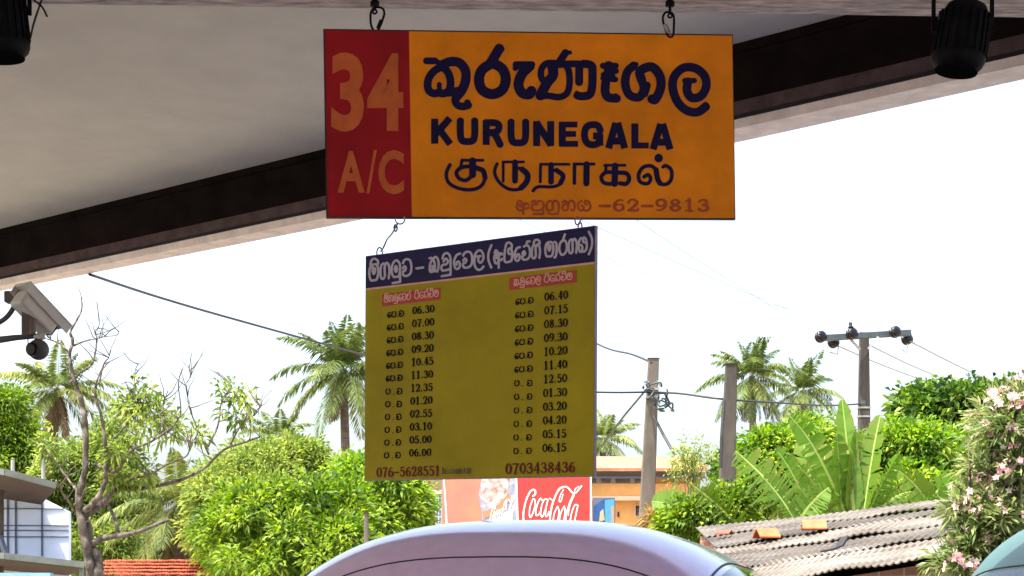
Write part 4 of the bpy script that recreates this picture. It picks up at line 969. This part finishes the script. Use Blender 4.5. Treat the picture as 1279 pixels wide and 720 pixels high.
tw = MB(); rr = random.Random(3); ends = []
done = []
for pts, w0, w1, dr in limbs:
    o0 = 0.0
    if done:
        o0 = min(done, key=lambda q: (q[0] - pts[0][0]) ** 2 + (q[1] - pts[0][1]) ** 2)[2]
    sm = cr([(float(a), float(b)) for a, b in pts], 5); n = len(sm); wp = []
    for i, q in enumerate(sm):
        f = i / (n - 1); yo = o0 + dr * f + .05 * math.sin(i * 1.7); done.append((q[0], q[1], yo)); wp.append(P(q[0], q[1], 27 + yo))
    tw.tube(wp, [max((w0 + (w1 - w0) * (i / (n - 1)) ** .45) * 27 / F / 2 * rr.uniform(.86, 1.14), .006) for i in range(n)], 8)
    if w1 < 2:
        for k in range(5):
            i = rr.randrange(n // 3, n); p = wp[i]; q = [p]
            d = Vector((rr.uniform(-1, 1), rr.uniform(-1, 1), rr.uniform(.1, 1))).normalized()
            for s in range(4):
                d = (d + Vector((rr.uniform(-.4, .4), rr.uniform(-.4, .4), rr.uniform(-.1, .4)))).normalized(); q.append(q[-1] + d * rr.uniform(.08, .16))
            tw.tube(q, [.011, .009, .007, .006, .004], 5)
LUMPS = [(172, 498, 26, 0), (188, 520, 30, -.3), (158, 510, 20, 0), (215, 535, 20, .3), (147, 565, 26, -.5), (145, 595, 18, 0), (290, 492, 17, .6), (308, 497, 16, .5), (296, 520, 16, .6), (60, 562, 16, .6), (182, 590, 16, 0), (245, 545, 14, 0)]
for lx, ly, lr, ldy in LUMPS:
    for k in range(7):
        ex, ey = lx + rr.uniform(-.9, .9) * lr, ly + rr.uniform(-.7, .7) * lr
        cand = sorted(done, key=lambda q: (q[0] - ex) ** 2 + (q[1] - ey) ** 2 + (400 if q[1] < ey else 0))[0]
        a = P(cand[0], cand[1], 27 + cand[2]); b = P(ex, ey, 27 + ldy + rr.uniform(-.25, .25)); m_ = (a + b) / 2 + Vector((rr.uniform(-.08, .08), rr.uniform(-.08, .08), rr.uniform(-.02, .1)))
        tw.tube([Vector(p) for p in cr([tuple(a), tuple(m_), tuple(b)], 4)], [.014 - .001 * i for i in range(9)], 5)
tw.build('trunk', M['bark'], bt, True)
def lump(px, py, r, dy=0): return bb(px, py, 27 + dy, r, r * .8)
crown('crown', [lump(172, 498, 26), lump(188, 520, 30, -.3), lump(158, 510, 20), lump(215, 535, 20, .3), lump(147, 565, 26, -.5), lump(145, 595, 18), lump(290, 492, 17, .6), lump(308, 497, 16, .5), lump(296, 520, 16, .6), lump(60, 562, 16, .6), lump(182, 590, 16), lump(245, 545, 14)], 150, 14, .16, .055, L_olive, bt, 31, .17, .35, .55, .25, .05, False)
MB_ = None

# ---------------------------------------------------------------- right-hand planting
GS = 'green bushes behind the corrugated shed'
tree('leafy_shrub', 960, 33, [bb(955, 585, 33, 48, 42), bb(985, 560, 33, 36, 30), bb(935, 610, 32.5, 32, 44), bb(1000, 590, 33, 50, 44)], 'lime green shrub around the foot of the plain concrete pole', 'shrub', L_lime, 420, 50, .22, .085, 41, GS, .06, .25, .5, spread=.3)
tree('leafy_shrub', 1150, 36, [bb(1130, 575, 36, 66, 36), bb(1180, 585, 36, 60, 50), bb(1100, 600, 36, 55, 50), bb(1062, 568, 36, 34, 24), bb(1150, 620, 35, 70, 30), bb(1040, 590, 36, 60, 50), bb(1015, 540, 36, 26, 16)], 'broad yellow green shrub mass below the utility pole', 'shrub', L_lime, 620, 50, .24, .095, 42, GS, .08, .3, .5, spread=.3)
tree('almond_tree', 1205, 40, [bb(1195, 512, 40, 62, 30), bb(1240, 510, 40, 40, 26), bb(1165, 525, 40, 36, 26), bb(1215, 545, 40, 60, 34)], 'dark big leaved tree rising above the shrubs by the pink bush', 'tree', L_almond, 420, 40, .30, .17, 43, GS, .14, .38, .5, spread=.3)
tree('leafy_shrub', 858, 24, [bb(872, 648, 24, 36, 20), bb(848, 654, 24, 22, 12), bb(902, 640, 24, 30, 22)], 'low dark green shrub beside the lavender van roof', 'shrub', L_mango, 230, 45, .15, .06, 44, GS, .05, .18, .42)
tree('wispy_shrub', 862, 33, [bb(866, 563, 33, 30, 16), bb(858, 590, 33, 26, 22), bb(890, 575, 33, 18, 22)], 'wispy pale shrub in front of the orange house', 'shrub', L_olive, 46, 12, .15, .05, 45, GS, .035, .22, .6)
# dry thatch-like clump
dc = thing('dry_plant_clump', Vector(((838 - 640) * 28 / F, 28, 0)), 'dry yellow grass clump at the foot of the leaning pole', 'plant')
crown('blades', [bb(840, 656, 28, 24, 14), bb(826, 662, 28, 14, 10)], 70, 40, .45, .035, L_dry, dc, 46, .15, .5, .5)

# banana plants
def banana_leaf(root, base, d0, L, Wd, sag, seed, torn=0.0, fold=.25, name='leaf', face=None):
    npr = np.random.default_rng(seed); n = 34; d = Vector(d0).normalized(); p = Vector(base); pts_ = [p.copy()]; ds = [d.copy()]
    for i in range(n):
        d = (d + Vector((0, 0, -sag * (i / n) ** 1.2 / n * 3))).normalized(); p = p + d * L / n; pts_.append(p.copy()); ds.append(d.copy())
    Q, T = [], []; off = root.location
    fv = Vector(face) if face else Vector((0, -1, .35))
    lt = .07 * npr.normal()
    for i in range(n):
        f0, f1 = i / n, (i + 1) / n
        pw = lambda f: Wd / 2 * min(1, (f / .12)) ** .6 * max(0, 1 - max(0, (f - .45) / .55) ** 2.2) ** .6 if f < 1 else 0.0
        for sg in (-1, 1):
            s0 = ds[i].cross(fv).normalized(); s1 = ds[i + 1].cross(fv).normalized()
            u0 = s0.cross(ds[i]); gap = 0; dv = Vector((0, 0, 0)); a1 = f1
            if torn and npr.random() < torn:
                gap = .35 + .3 * npr.random(); dv = Vector((0, 0, -npr.random() * .25 * Wd)) + Vector(npr.normal(size=3)) * .03
            e0 = pts_[i] + s0 * sg * pw(f0) + u0 * fold * pw(f0) + dv + ds[i] * (pw(f0) * .3)
            e1 = pts_[i + 1] + s1 * sg * pw(f1) + u0 * fold * pw(f1) + dv + ds[i + 1] * (pw(f1) * .3)
            if gap: e1 = e1 + (e0 - e1) * gap
            j0, j1 = [1 + .05 * npr.normal() for _ in range(2)]
            e0 = pts_[i] + (e0 - pts_[i]) * j0; e1 = pts_[i + 1] + (e1 - pts_[i + 1]) * j1
            i0, i1 = pts_[i] + (e0 - pts_[i]) * .90, pts_[i + 1] + (e1 - pts_[i + 1]) * .90
            Q.append([pts_[i], pts_[i + 1], i1, i0]); T.append(.50 + .025 * npr.normal() + lt)
            Q.append([i0, i1, e1, e0]); T.append((.50 + lt) if npr.random() > .3 else .12)
        s0 = ds[i].cross(fv).normalized(); wr = .028 * (1 - f0 * .8); l_ = Vector((0, 0, 0)) + fv.normalized() * .006
        Q.append([pts_[i] - s0 * wr + l_, pts_[i + 1] - s0 * wr + l_, pts_[i + 1] + s0 * wr + l_, pts_[i] + s0 * wr + l_]); T.append(.98)
    V = np.array([[tuple(v - off) for v in q] for q in Q]).reshape(-1, 3)
    return arr_mesh(name, V, 4, np.array(T), L_ban, root)
def banana(px, Y, leaves, label, seed, hz=None):
    foot = Vector(((px - 640) * Y / F, Y, 0)); t = thing('banana_plant', foot, label, 'banana plant', 'banana plants behind the shed')
    top = max(P(l[0][0], l[0][1], Y).z for l in leaves)
    MB().tube([foot, foot + Vector((.03, 0, top * .5)), Vector((foot.x, Y, top))], [.14, .12, .07], 12).build('stem', M['stem'], t, True)
    for k, (b0, tip, Wd, sag, torn) in enumerate(leaves):
        a, b = P(*b0, Y), P(*tip, Y); L = (b - a).length * 1.08
        d = (b - a).normalized(); d = (d + Vector((0, -.12 if k % 2 else .12, .35 * sag))).normalized()
        banana_leaf(t, a, d, L, Wd, sag, seed * 10 + k, torn, .18 + .3 * ((k * 7) % 5) / 4, face=(math.sin(k * 2.1) * .9, -1, .3))
    return t
banana(1062, 25, [((1068, 645), (1057, 506), .34, .05, .0), ((1052, 642), (1044, 550), .46, .5, .15), ((1080, 640), (1102, 524), .40, .4, .2), ((1056, 640), (990, 524), .48, .55, .35), ((1062, 645), (1072, 545), .42, .05, .1), ((1046, 650), (1000, 585), .4, .4, .7), ((1088, 645), (1142, 612), .32, .6, .75), ((1086, 640), (1118, 572), .36, .3, .3), ((1040, 652), (1014, 612), .34, .5, .8)], 'upright banana plant with broad bright leaves behind the shed roof', 5)
banana(1018, 26, [((1020, 650), (1006, 548), .48, .3, .2), ((1016, 650), (972, 566), .46, .5, .3), ((1026, 648), (1034, 560), .44, .4, .15), ((1030, 650), (1062, 590), .4, .6, .4)], 'broad leaved banana plant filling in behind the tattered one', 9)
banana(985, 23.5, [((1012, 655), (928, 568), .62, .1, .75), ((1000, 660), (955, 600), .5, .3, .6), ((930, 662), (868, 606), .46, .15, .75), ((990, 662), (1030, 612), .45, .4, .5)], 'tattered banana plant with split drooping leaves near the plain pole', 6)
banana(1178, 24, [((1140, 640), (1200, 598), .40, .35, .5), ((1135, 645), (1205, 618), .4, .4, .6), ((1170, 640), (1130, 590), .4, .4, .4)], 'low banana plant beside the pink flowering bush', 7)
banana(860, 27, [((880, 650), (820, 626), .55, .35, .0)], 'single dark banana leaf arching beside the leaning pole', 8)

# oleander with pink flowers
Yo = 11.5
ol = thing('oleander_bush', Vector(((1262 - 640) * Yo / F, Yo, 0)), 'tall oleander bush covered in pale pink flowers behind the teal vehicle', 'bush')
ob = [bb(1262, 520, Yo, 44, 40), bb(1240, 575, Yo, 42, 48), bb(1282, 560, Yo, 50, 70), bb(1222, 640, Yo, 34, 46), bb(1262, 650, Yo, 60, 60), bb(1214, 700, Yo, 34, 40), bb(1290, 500, Yo, 34, 44), bb(1270, 720, Yo, 60, 50)]
stm = MB()
for k in range(20):
    c, R3 = ob[k % len(ob)]; e = c + Vector((rnd.uniform(-.9, .9) * R3[0], rnd.uniform(-.6, .6) * R3[1], rnd.uniform(.2, 1.0) * R3[2])); f = ol.location + Vector((rnd.uniform(-.2, .2), rnd.uniform(-.2, .2), 0))
    m_ = (f + e) / 2 + Vector((rnd.uniform(-.05, .05), 0, .15))
    stm.tube([Vector(p) for p in cr([tuple(f), tuple(m_), tuple(e)], 5)], [.018 * (1 - .75 * i / 10) for i in range(11)], 6)
stm.build('stem', M['bark'], ol, True)
crown('crown', ob, 330, 34, .11, .02, L_ole, ol, 51, .10, .1, .5, .25, .35)
npr = np.random.default_rng(52); Q, T = [], []
for k in range(125):
    c, R3 = ob[npr.integers(len(ob))]; d = npr.normal(size=3); d[1] -= .6; d[2] += .2; d /= np.linalg.norm(d)
    q = np.array(c) + d * np.array(R3) * (.85 + .25 * npr.random())
    for f in range(npr.integers(3, 8)):
        fc = q + npr.normal(size=3) * .028; nn_ = d + npr.normal(size=3) * .6; nn_ /= np.linalg.norm(nn_); x = np.cross(nn_, [.3, .2, 1]); x /= np.linalg.norm(x); y = np.cross(nn_, x); tn = npr.random()
        for a in range(5):
            t0 = a * 1.2566; e1 = x * math.cos(t0) + y * math.sin(t0); e2 = -x * math.sin(t0) + y * math.cos(t0)
            Q.append([fc, fc + e1 * .014 + e2 * .009 + nn_ * .006, fc + e1 * .028 + nn_ * .008, fc + e1 * .014 - e2 * .009 + nn_ * .006]); T.append(tn)
V = np.array(Q).reshape(-1, 3) - np.array(ol.location)
arr_mesh('blossoms', V, 4, np.array(T), L_petal, ol)

# ---------------------------------------------------------------- shed with corrugated roof
A_, B_, C_, D_ = P(935, 730, 15.4), P(1200, 687, 13), P(1222, 622, 19), P(872, 662, 22)
B_ = A_ + (B_ - A_) * 1.4; A_ = A_ + (D_ - C_).normalized() * .0
shd = thing('corrugated_shed', Vector((A_.x, A_.y, 0)), 'low brick shed with stained corrugated roof and loose tiles on top', 'shed')
def roofpt(s, t, dz=0):
    p = A_ * (1 - s) * (1 - t) + B_ * s * (1 - t) + C_ * s * t + D_ * (1 - s) * t
    return Vector((p.x, p.y, p.z + dz))
TL = [(-.04, .0), (.20, .05), (.40, -.06), (.60, .08), (.80, .02), (1.0, 0)]
TONES = [.66, .40, .60, .33, .52]
for k in range(5):
    (l0, g0), (l1, g1) = TL[k], TL[k + 1]; NS, NT = 360, 14; vs = []
    for i in range(NS + 1):
        s_ = i / NS; lo = l0 + g0 * (s_ - .5); hi = l1 + g1 * (s_ - .5) + .05
        for j in range(NT + 1):
            v = j / NT; t_ = lo + (hi - lo) * v
            z = .008 * math.sin(2 * math.pi * (s_ * 42 + k * .37)) + .020 * (1 - v) + .012 * math.sin(s_ * 7 + k * 2) + .010 * math.sin(s_ * 23 + k) * (1 - v)
            vs.append(tuple(roofpt(s_, t_, z)))
    rf = MB(); rf.v = vs; rf.f = [(i * (NT + 1) + j, (i + 1) * (NT + 1) + j, (i + 1) * (NT + 1) + j + 1, i * (NT + 1) + j + 1) for i in range(NS) for j in range(NT)]
    rfo = rf.build('roof_sheet', asbestos(TONES[k]), shd)
    sm_ = rfo.modifiers.new('thick', 'SOLIDIFY'); sm_.thickness = .012; sm_.offset = -1
wl = MB()
ins_ = lambda s, t: roofpt(s, t, -.10)
for (a, b) in (((.04, .03), (.97, .03)), ((.97, .03), (.97, .97)), ((.97, .97), (.04, .97)), ((.04, .97), (.04, .03))):
    p, q = ins_(*a), ins_(*b); nrm = (q - p).cross(Vector((0, 0, 1))).normalized() * .18
    wl.prism([Vector((p.x, p.y, 0)), Vector((q.x, q.y, 0)), q, p], -nrm)
bm_ = mat('rough stone brick', (.15, .085, .06), .95, .3, 5, .5, 12)
n = bm_.node_tree; br_ = n.nodes.new('ShaderNodeTexBrick'); tc = n.nodes.new('ShaderNodeTexCoord'); mp = n.nodes.new('ShaderNodeMapping'); mp.inputs['Rotation'].default_value = (math.radians(90), 0, 0)
n.links.new(tc.outputs['Object'], mp.inputs[0]); n.links.new(mp.outputs[0], br_.inputs['Vector']); br_.inputs['Scale'].default_value = 3.2
br_.inputs['Color1'].default_value = (.20, .10, .07, 1); br_.inputs['Color2'].default_value = (.12, .07, .055, 1); br_.inputs['Mortar'].default_value = (.24, .2, .17, 1)
n.links.new(br_.outputs['Color'], n.nodes['Principled BSDF'].inputs['Base Color'])
wl.build('wall', bm_, shd)
def on_roof(px, py):
    best = None
    for i in range(0, 61):
        for j in range(0, 61):
            p = roofpt(i / 60, j / 60, .03); e = abs(640 + p.x / p.y * F - px) + abs(H - (p.z - EYE) / p.y * F - py)
            if best is None or e < best[0]: best = (e, p)
    return best[1]
def ridge_tile(px, py, Lx, hw, rise, yaw, mt, label, pitch=0.0):
    c = on_roof(px, py); t = thing('ridge_tile', c, label, 'roof tile', 'loose clay tiles on the shed roof')
    mb = MB(); n = 8; R = Matrix.Rotation(yaw, 3, 'Z') @ Matrix.Rotation(pitch, 3, 'X'); out = []
    for th in (0, .016):
        for x in (-Lx / 2, Lx / 2):
            for k in range(n + 1):
                u = -1 + 2 * k / n; z = rise * (1 - abs(u) ** 1.15) + th
                out.append(c + R @ Vector((x, u * hw, z + .02)))
    m_ = n + 1; f = []
    for k in range(n):
        f += [(k, k + 1, m_ + k + 1, m_ + k), (2 * m_ + k, 3 * m_ + k, 3 * m_ + k + 1, 2 * m_ + k + 1), (k, 2 * m_ + k, 2 * m_ + k + 1, k + 1), (m_ + k, m_ + k + 1, 3 * m_ + k + 1, 3 * m_ + k)]
    f += [(0, m_, 3 * m_, 2 * m_), (n, 2 * m_ + n, 3 * m_ + n, m_ + n)]
    mb.add(out, f).build('tile_shell', mt, t)
ridge_tile(958, 675, .25, .13, .10, math.radians(12), M['ridgetile'], 'orange clay ridge tile lying nearer the roof edge by the van')
ridge_tile(1018, 663, .27, .14, .10, math.radians(-8), M['ridgetile'], 'orange clay ridge tile lying farther up the shed roof')
ridge_tile(905, 671, .20, .06, .04, math.radians(-35), M['darktile'], 'small dark red broken tile at the roof corner by the van')
dp = on_roof(1046, 691)
sc = MB(); q = [dp + Vector((-.13, 0, .03)), dp + Vector((-.03, .02, .05)), dp + Vector((.04, .03, .08)), dp + Vector((.10, .06, .17))]
for a, b in zip(q[:-1], q[1:]): sc.bar(a, b, .10, .018)
tag(sc.build('scrap_piece', M['rubber']), 'black bent scrap lying on the corrugated shed roof', 'scrap')

# ---------------------------------------------------------------- buildings at the back
# orange house
Yh = 60; k = Yh / F
X = lambda px: (px - 640) * k
Z = lambda py: EYE + (H - py) * k
oh = thing('orange_house', (X(700), Yh, 0), 'orange two storey house with pinkish tiled roof behind the billboard', 'house')
bx = lambda x0, x1, y0, y1, z0, z1: MB().box(((x0 + x1) / 2, (y0 + y1) / 2, (z0 + z1) / 2), (x1 - x0, y1 - y0, z1 - z0))
bx(X(640), X(872), Yh, Yh + 7, 0, Z(626)).build('lower_wall', M['ochre'], oh)
bx(X(636), X(876), Yh - .35, Yh + 7, Z(626), Z(621)).build('ledge', M['cream'], oh)
bx(X(640), X(874), Yh - .22, Yh - .04, Z(621), Z(605)).build('parapet', M['ochre'], oh)
for px in (640, 700, 748, 766, 790, 816, 845, 872): bx(X(px) - .09, X(px) + .09, Yh - .2, Yh - .05, Z(605), Z(598)).build('pillar', M['shade'], oh)
bx(X(815), X(871), Yh - .1, Yh + .1, Z(605), Z(592)).build('upper_wall', M['ochre'], oh)
bx(X(632), X(880), Yh - .5, Yh - .3, Z(599), Z(597)).build('gutter', M['frame_dark'], oh)
bx(X(632), X(880), Yh - .28, Yh + 2.6, Z(598), Z(591)).build('soffit', M['shade'], oh)
rfm = MB(); r0, r1 = Z(591), Z(570)
rfm.prism([Vector((X(630), Yh - .7, r0)), Vector((X(882), Yh - .7, r0)), Vector((X(874), Yh + 1.4, r1)), Vector((X(638), Yh + 1.4, r1))], (0, 0, .12))
rfm.prism([Vector((X(638), Yh + 1.405, r1)), Vector((X(874), Yh + 1.405, r1)), Vector((X(882), Yh + 3.2, r0)), Vector((X(630), Yh + 3.2, r0))], (0, 0, .12))
rfm.build('roof', M['peach'], oh)
wn = bx(X(793), X(802), Yh - .04, Yh + .06, Z(646), Z(631)).build('window', M['cream'], oh)
bx(X(794.5), X(800.5), Yh - .06, Yh + .02, Z(645), Z(632)).build('pane', M['dark'], wn)
bx(X(772), X(774), Yh - .1, Yh + .0, Z(646), Z(640)).build('wall_box', M['dark'], oh)
# buff building left of the billboard
Yb = 52; k = Yb / F
bh = thing('buff_building', (X(570), Yb, 0), 'buff building with a barred window between the lime tree and the billboard', 'building')
bx(X(526), X(640), Yb, Yb + 5, 0, Z(618)).build('lower_wall', M['buff'], bh)
bx(X(523), X(640), Yb - .3, Yb + 5, Z(618), Z(613)).build('ledge', M['cream'], bh)
bx(X(526), X(640), Yb + .02, Yb + 5, Z(613), Z(575)).build('upper_wall', M['cream'], bh)
bx(X(530), X(640), Yb - .02, Yb + .04, Z(611), Z(592)).build('upper_panel', M['buff'], bh)
bx(X(520), X(640), Yb - .5, Yb + 5.4, Z(575), Z(571)).build('roof', M['peach'], bh)
wf = bx(X(538), X(552), Yb - .05, Yb + .05, Z(656), Z(619)).build('window', M['white'], bh)
bx(X(539.5), X(551), Yb - .07, Yb, Z(654), Z(620.5)).build('pane', mat('window glass', (.16, .2, .2), .1, spec=.6), wf)
gr = MB()
for px in (541.5, 545, 548.5): gr.box((X(px), Yb - .1, (Z(654) + Z(620)) / 2), (.03, .03, Z(620) - Z(654)))
for py in (628, 637, 646): gr.box((X(545), Yb - .1, Z(py)), (.33, .03, .03))
gr.build('grille', M['white'], wf)
# red tiled roof house behind the half bare tree
Yr = 42; k = Yr / F
rh = thing('red_roof_shed', (X(180), Yr, 0), 'low shed with rows of red clay tiles behind the half bare tree', 'shed')
bx(X(112), X(262), Yr + .3, Yr + 4.2, 0, Z(727) - .05).build('wall', M['buff'], rh)
tl = MB(); rows, cols = 6, 44
ca_, cb2 = Z(727), Z(699)
for r in range(rows):
    y0, y1 = Yr - .1 + 2.3 * r / rows, Yr - .1 + 2.3 * (r + 1) / rows + .08; z0, z1 = ca_ + (cb2 - ca_) * r / rows, ca_ + (cb2 - ca_) * (r + 1) / rows
    for c in range(cols):
        x0 = X(108) + (X(266) - X(108)) * c / cols; x1 = X(108) + (X(266) - X(108)) * (c + 1) / cols; dz = rr.uniform(-.008, .008); vs = []
        for u in range(5):
            x = x0 + (x1 - x0) * u / 4; h = .03 * math.sin(math.pi * u / 4)
            vs += [(x, y0 - .05, z0 + h + .10 + dz), (x, y1, z1 + h + .03 + dz), (x, y0 - .05, z0 + h + .075 + dz)]
        tl.add(vs, [f for u in range(4) for f in ((u * 3, u * 3 + 3, u * 3 + 4, u * 3 + 1), (u * 3, u * 3 + 2, u * 3 + 5, u * 3 + 3))])
tl.add([(X(108), Yr + 2.2, cb2), (X(266), Yr + 2.2, cb2), (X(266), Yr + 4.6, ca_), (X(108), Yr + 4.6, ca_)], [(0, 1, 2, 3)])
tl.build('roof', M['redtile'], rh)
# white sheet building at the left
Yw = 23; k = Yw / F
wb = thing('workshop_shed', (X(45), Yw, 0), 'white sheet walled shed with two grey awnings at the left edge', 'shed')
pz = [(33, 613), (86, 640), (86, 760), (-70, 760), (-70, 613)]
MB().prism([P(x, y, Yw) for x, y in pz], (0, .12, 0)).build('white_wall', M['white'], wb)
bx(X(-70), X(87), Yw + .13, Yw + 3, 0, Z(720)).build('lower_wall', M['shade'], wb)
gl_ = MB()
for px in (10, 20, 53): gl_.box((X(px), Yw - .012, (Z(612 + max(0, px - 33) * .5) + Z(695)) / 2), (.022, .02, Z(612 + max(0, px - 33) * .5) - Z(695)))
for py in (636, 657, 663, 671): gl_.box(((X(2) + X(86)) / 2, Yw - .012, Z(py)), (X(86) - X(2), .02, .014))
gl_.build('steel_grid', M['frame_dark'], wb)
def awning(y0l, x1, y1r, lower, label):
    a, b = P(-70, y0l - 6, Yw - 1.4), P(x1, y1r, Yw - 1.1)
    q = [a, P(6, y0l, Yw - 1.4), b, P(x1 - 30, y1r - lower, Yw + .6), P(-70, y0l - lower, Yw + .6)]
    o = MB().prism(q, (0, 0, -.035)).build('awning', M['fascia'], wb)
    MB().prism([v + Vector((0, .02, -.04)) for v in q], (0, 0, -.02)).build('soffit', M['soffit'], o)
    MB().bar(P(-70, y0l - 5, Yw - 1.43), P(6, y0l + 1, Yw - 1.43), .04, .085).build('fascia_board', M['fascia'], o)
    MB().bar(P(6, y0l + 1, Yw - 1.43), P(x1, y1r + 1, Yw - 1.13), .04, .085).build('fascia_board', M['fascia'], o)
    return o
awning(589, 70, 606, -30, '')
awning(694, 105, 705, -14, '')
MB().box(P(2, 668, Yw - .5), (.05, .05, 1.5)).build('post', M['soffit'], wb)
MB().bar(P(0, 672, Yw - .6), P(10, 700, Yw - .9), .05, .1).build('brace', M['frame_dark'], wb)
MB().bar(P(102, 703, Yw - 1.1), P(102, 722, Yw - 1.1), .05, .06).build('awning_post', M['fascia'], wb)
bwm = bx(X(-70), X(118), Yw - 2.2, Yw - 2.05, 0, EYE + (H - 716) * (Yw - 2.2) / F)
tag(bwm.build('boundary_wall', M['bluewall']), 'pale blue painted wall below the awnings of the white shed', 'wall')
# thin steel stays behind the shed
for px, y0, h, lab in ((16, 575, 700, 'thin grey pipe mast behind the shed nearest the frame edge'), (54, 573, 700, 'thin grey pipe mast behind the peak of the white shed')):
    t = P(px, y0, 27.5); tag(MB().tube([t, Vector((t.x, t.y, 0))], .035, 8).build('pipe_mast', M['steel']), lab, 'mast')

# ---------------------------------------------------------------- billboard
Yk = 44; k = Yk / F
kb = thing('billboard', (X(646), Yk, 0), 'red Coca-Cola billboard with peach drink picture below the timetable', 'billboard')
bx(X(552), X(740), Yk, Yk + .12, Z(690), Z(578)).build('panel', M['shade'], kb)
PB = Board(P(552, 578, Yk - .012), P(740, 578, Yk - .012), P(552, 690, Yk - .012))
pl = lambda q, lift, mt, nm: MB().prism([PB.at(x, y, lift - .01) for x, y in q], PB.n * .010).build(nm, mt, kb)
pl([(553, 579), (645, 579), (648, 689), (553, 689)], .010, M['skin'], 'picture_print')
pl([(605, 579), (646, 579), (648, 689), (606, 689), (602, 640), (598, 620)], .016, M['greyblue'], 'glass_print')
pl([(606, 579), (641, 579), (632, 626), (612, 636), (600, 622)], .022, M['ice'], 'ice_print')
pl([(603, 640), (620, 634), (636, 616), (638, 624), (624, 642), (606, 648)], .028, M['salmon'], 'straw_print')
pl([(646, 579), (739, 579), (739, 689), (649, 689)], .018, M['cokered'], 'red_panel')
for q, li in ((((643.5, 579), (645.5, 579), (649.5, 689), (647.5, 689)), .022), (((737.6, 579), (739.3, 579), (739.3, 689), (737.6, 689)), .022), (((552.8, 579), (554, 579), (558.6, 640), (560, 689), (558.4, 689), (557, 640)), .016)):
    MB().prism([PB.at(x, y, li) for x, y in q], PB.n * .006).build('white_rule', M['white_ink'], kb)
ck = [wid([(270, 310), (298, 285), (298, 242), (272, 228), (235, 255), (190, 340), (157, 460), (146, 570), (160, 670), (210, 720)], 26),
 wid([(268, 350), (232, 450), (224, 550), (240, 585), (272, 520), (298, 420), (290, 355), (268, 350)], 19), wid([(385, 365), (368, 340), (335, 390), (305, 500), (312, 560), (345, 545), (372, 500)], 20),
 wid([(445, 352), (412, 358), (380, 440), (368, 540), (392, 575), (432, 470), (462, 352), (436, 470), (432, 560), (452, 570), (476, 510)], 19), wid([(486, 338), (516, 362)], 15),
 wid([(655, 285), (628, 378), (606, 372), (622, 300), (662, 225)], 14), wid([(690, 192), (650, 195), (600, 230), (545, 340), (505, 470), (488, 610), (510, 700), (560, 720)], 27),
 wid([(680, 190), (720, 205), (770, 262), (810, 272), (850, 235), (892, 182)], 24), wid([(800, 262), (815, 215), (858, 186)], 11),
 wid([(585, 445), (548, 520), (530, 620), (545, 690), (580, 640), (604, 520), (590, 450)], 18), wid([(672, 440), (630, 520), (606, 640), (620, 700), (656, 640), (682, 520), (672, 440)], 18),
 wid([(790, 290), (740, 400), (696, 560), (694, 690)], 20), wid([(800, 300), (745, 430), (722, 560)], 12),
 wid([(848, 430), (808, 425), (768, 520), (748, 640), (765, 700), (805, 620), (846, 432), (812, 590), (812, 700)], 18)]
ck = [[(x, y, w_ * .72) for x, y, w_ in q] for q in ck]
strokes_mesh(MB(), scale_strokes(ck, 640, 590, 10.28), lambda x, y: PB.at(x, y, .032), .22).build('lettering', M['white_ink'], kb)
c2 = [[((x - 130) * .42, (y - 230) * .62, w_ * .55) for x, y, w_ in s] for s in ck]
c2 = [[(612 + x / 10.28 * 1.0 + .0, 634 + y / 10.28 * 1.0 - .32 * x / 10.28, w_ / 10.28) for x, y, w_ in s] for s in c2]
strokes_mesh(MB(), c2, lambda x, y: PB.at(x, y, .034), .2).build('lettering', M['white_ink'], kb)
for px in (580, 712): bx(X(px) - .08, X(px) + .08, Yk + .14, Yk + .3, 0, Z(585)).build('post', M['steel'], kb)
# blue signboard by the billboard
Ys = 47; k = Ys / F
bs = thing('blue_signboard', (X(754), Ys, 0), 'blue signboard in a dark frame between billboard and leaning pole', 'signboard')
bx(X(741), X(769), Ys, Ys + .08, Z(690), Z(622)).build('frame', M['frame_dark'], bs)
q = lambda pts, y, mt, nm: MB().prism([P(a, b, Ys - y) for a, b in pts], (0, .01, 0)).build(nm, mt, bs)
q([(741.5, 633), (755, 624), (768, 623), (768, 689), (741.5, 689)], .014, M['blueboard'], 'blue_print')
q([(756, 625), (768, 623.5), (768, 689), (757, 689)], .028, M['skyblue'], 'light_print')
q([(750, 640), (754, 636), (756, 650), (749, 652)], .03, M['buff'], 'figure_print')
q([(763, 633), (768, 632), (768, 655), (764, 655)], .04, M['shade'], 'grey_print')
for px in (744, 766): bx(X(px) - .05, X(px) + .05, Ys + .1, Ys + .2, 0, Z(630)).build('post', M['frame_dark'], bs)

bpy.data.objects.remove(_to); bpy.data.curves.remove(_txt)
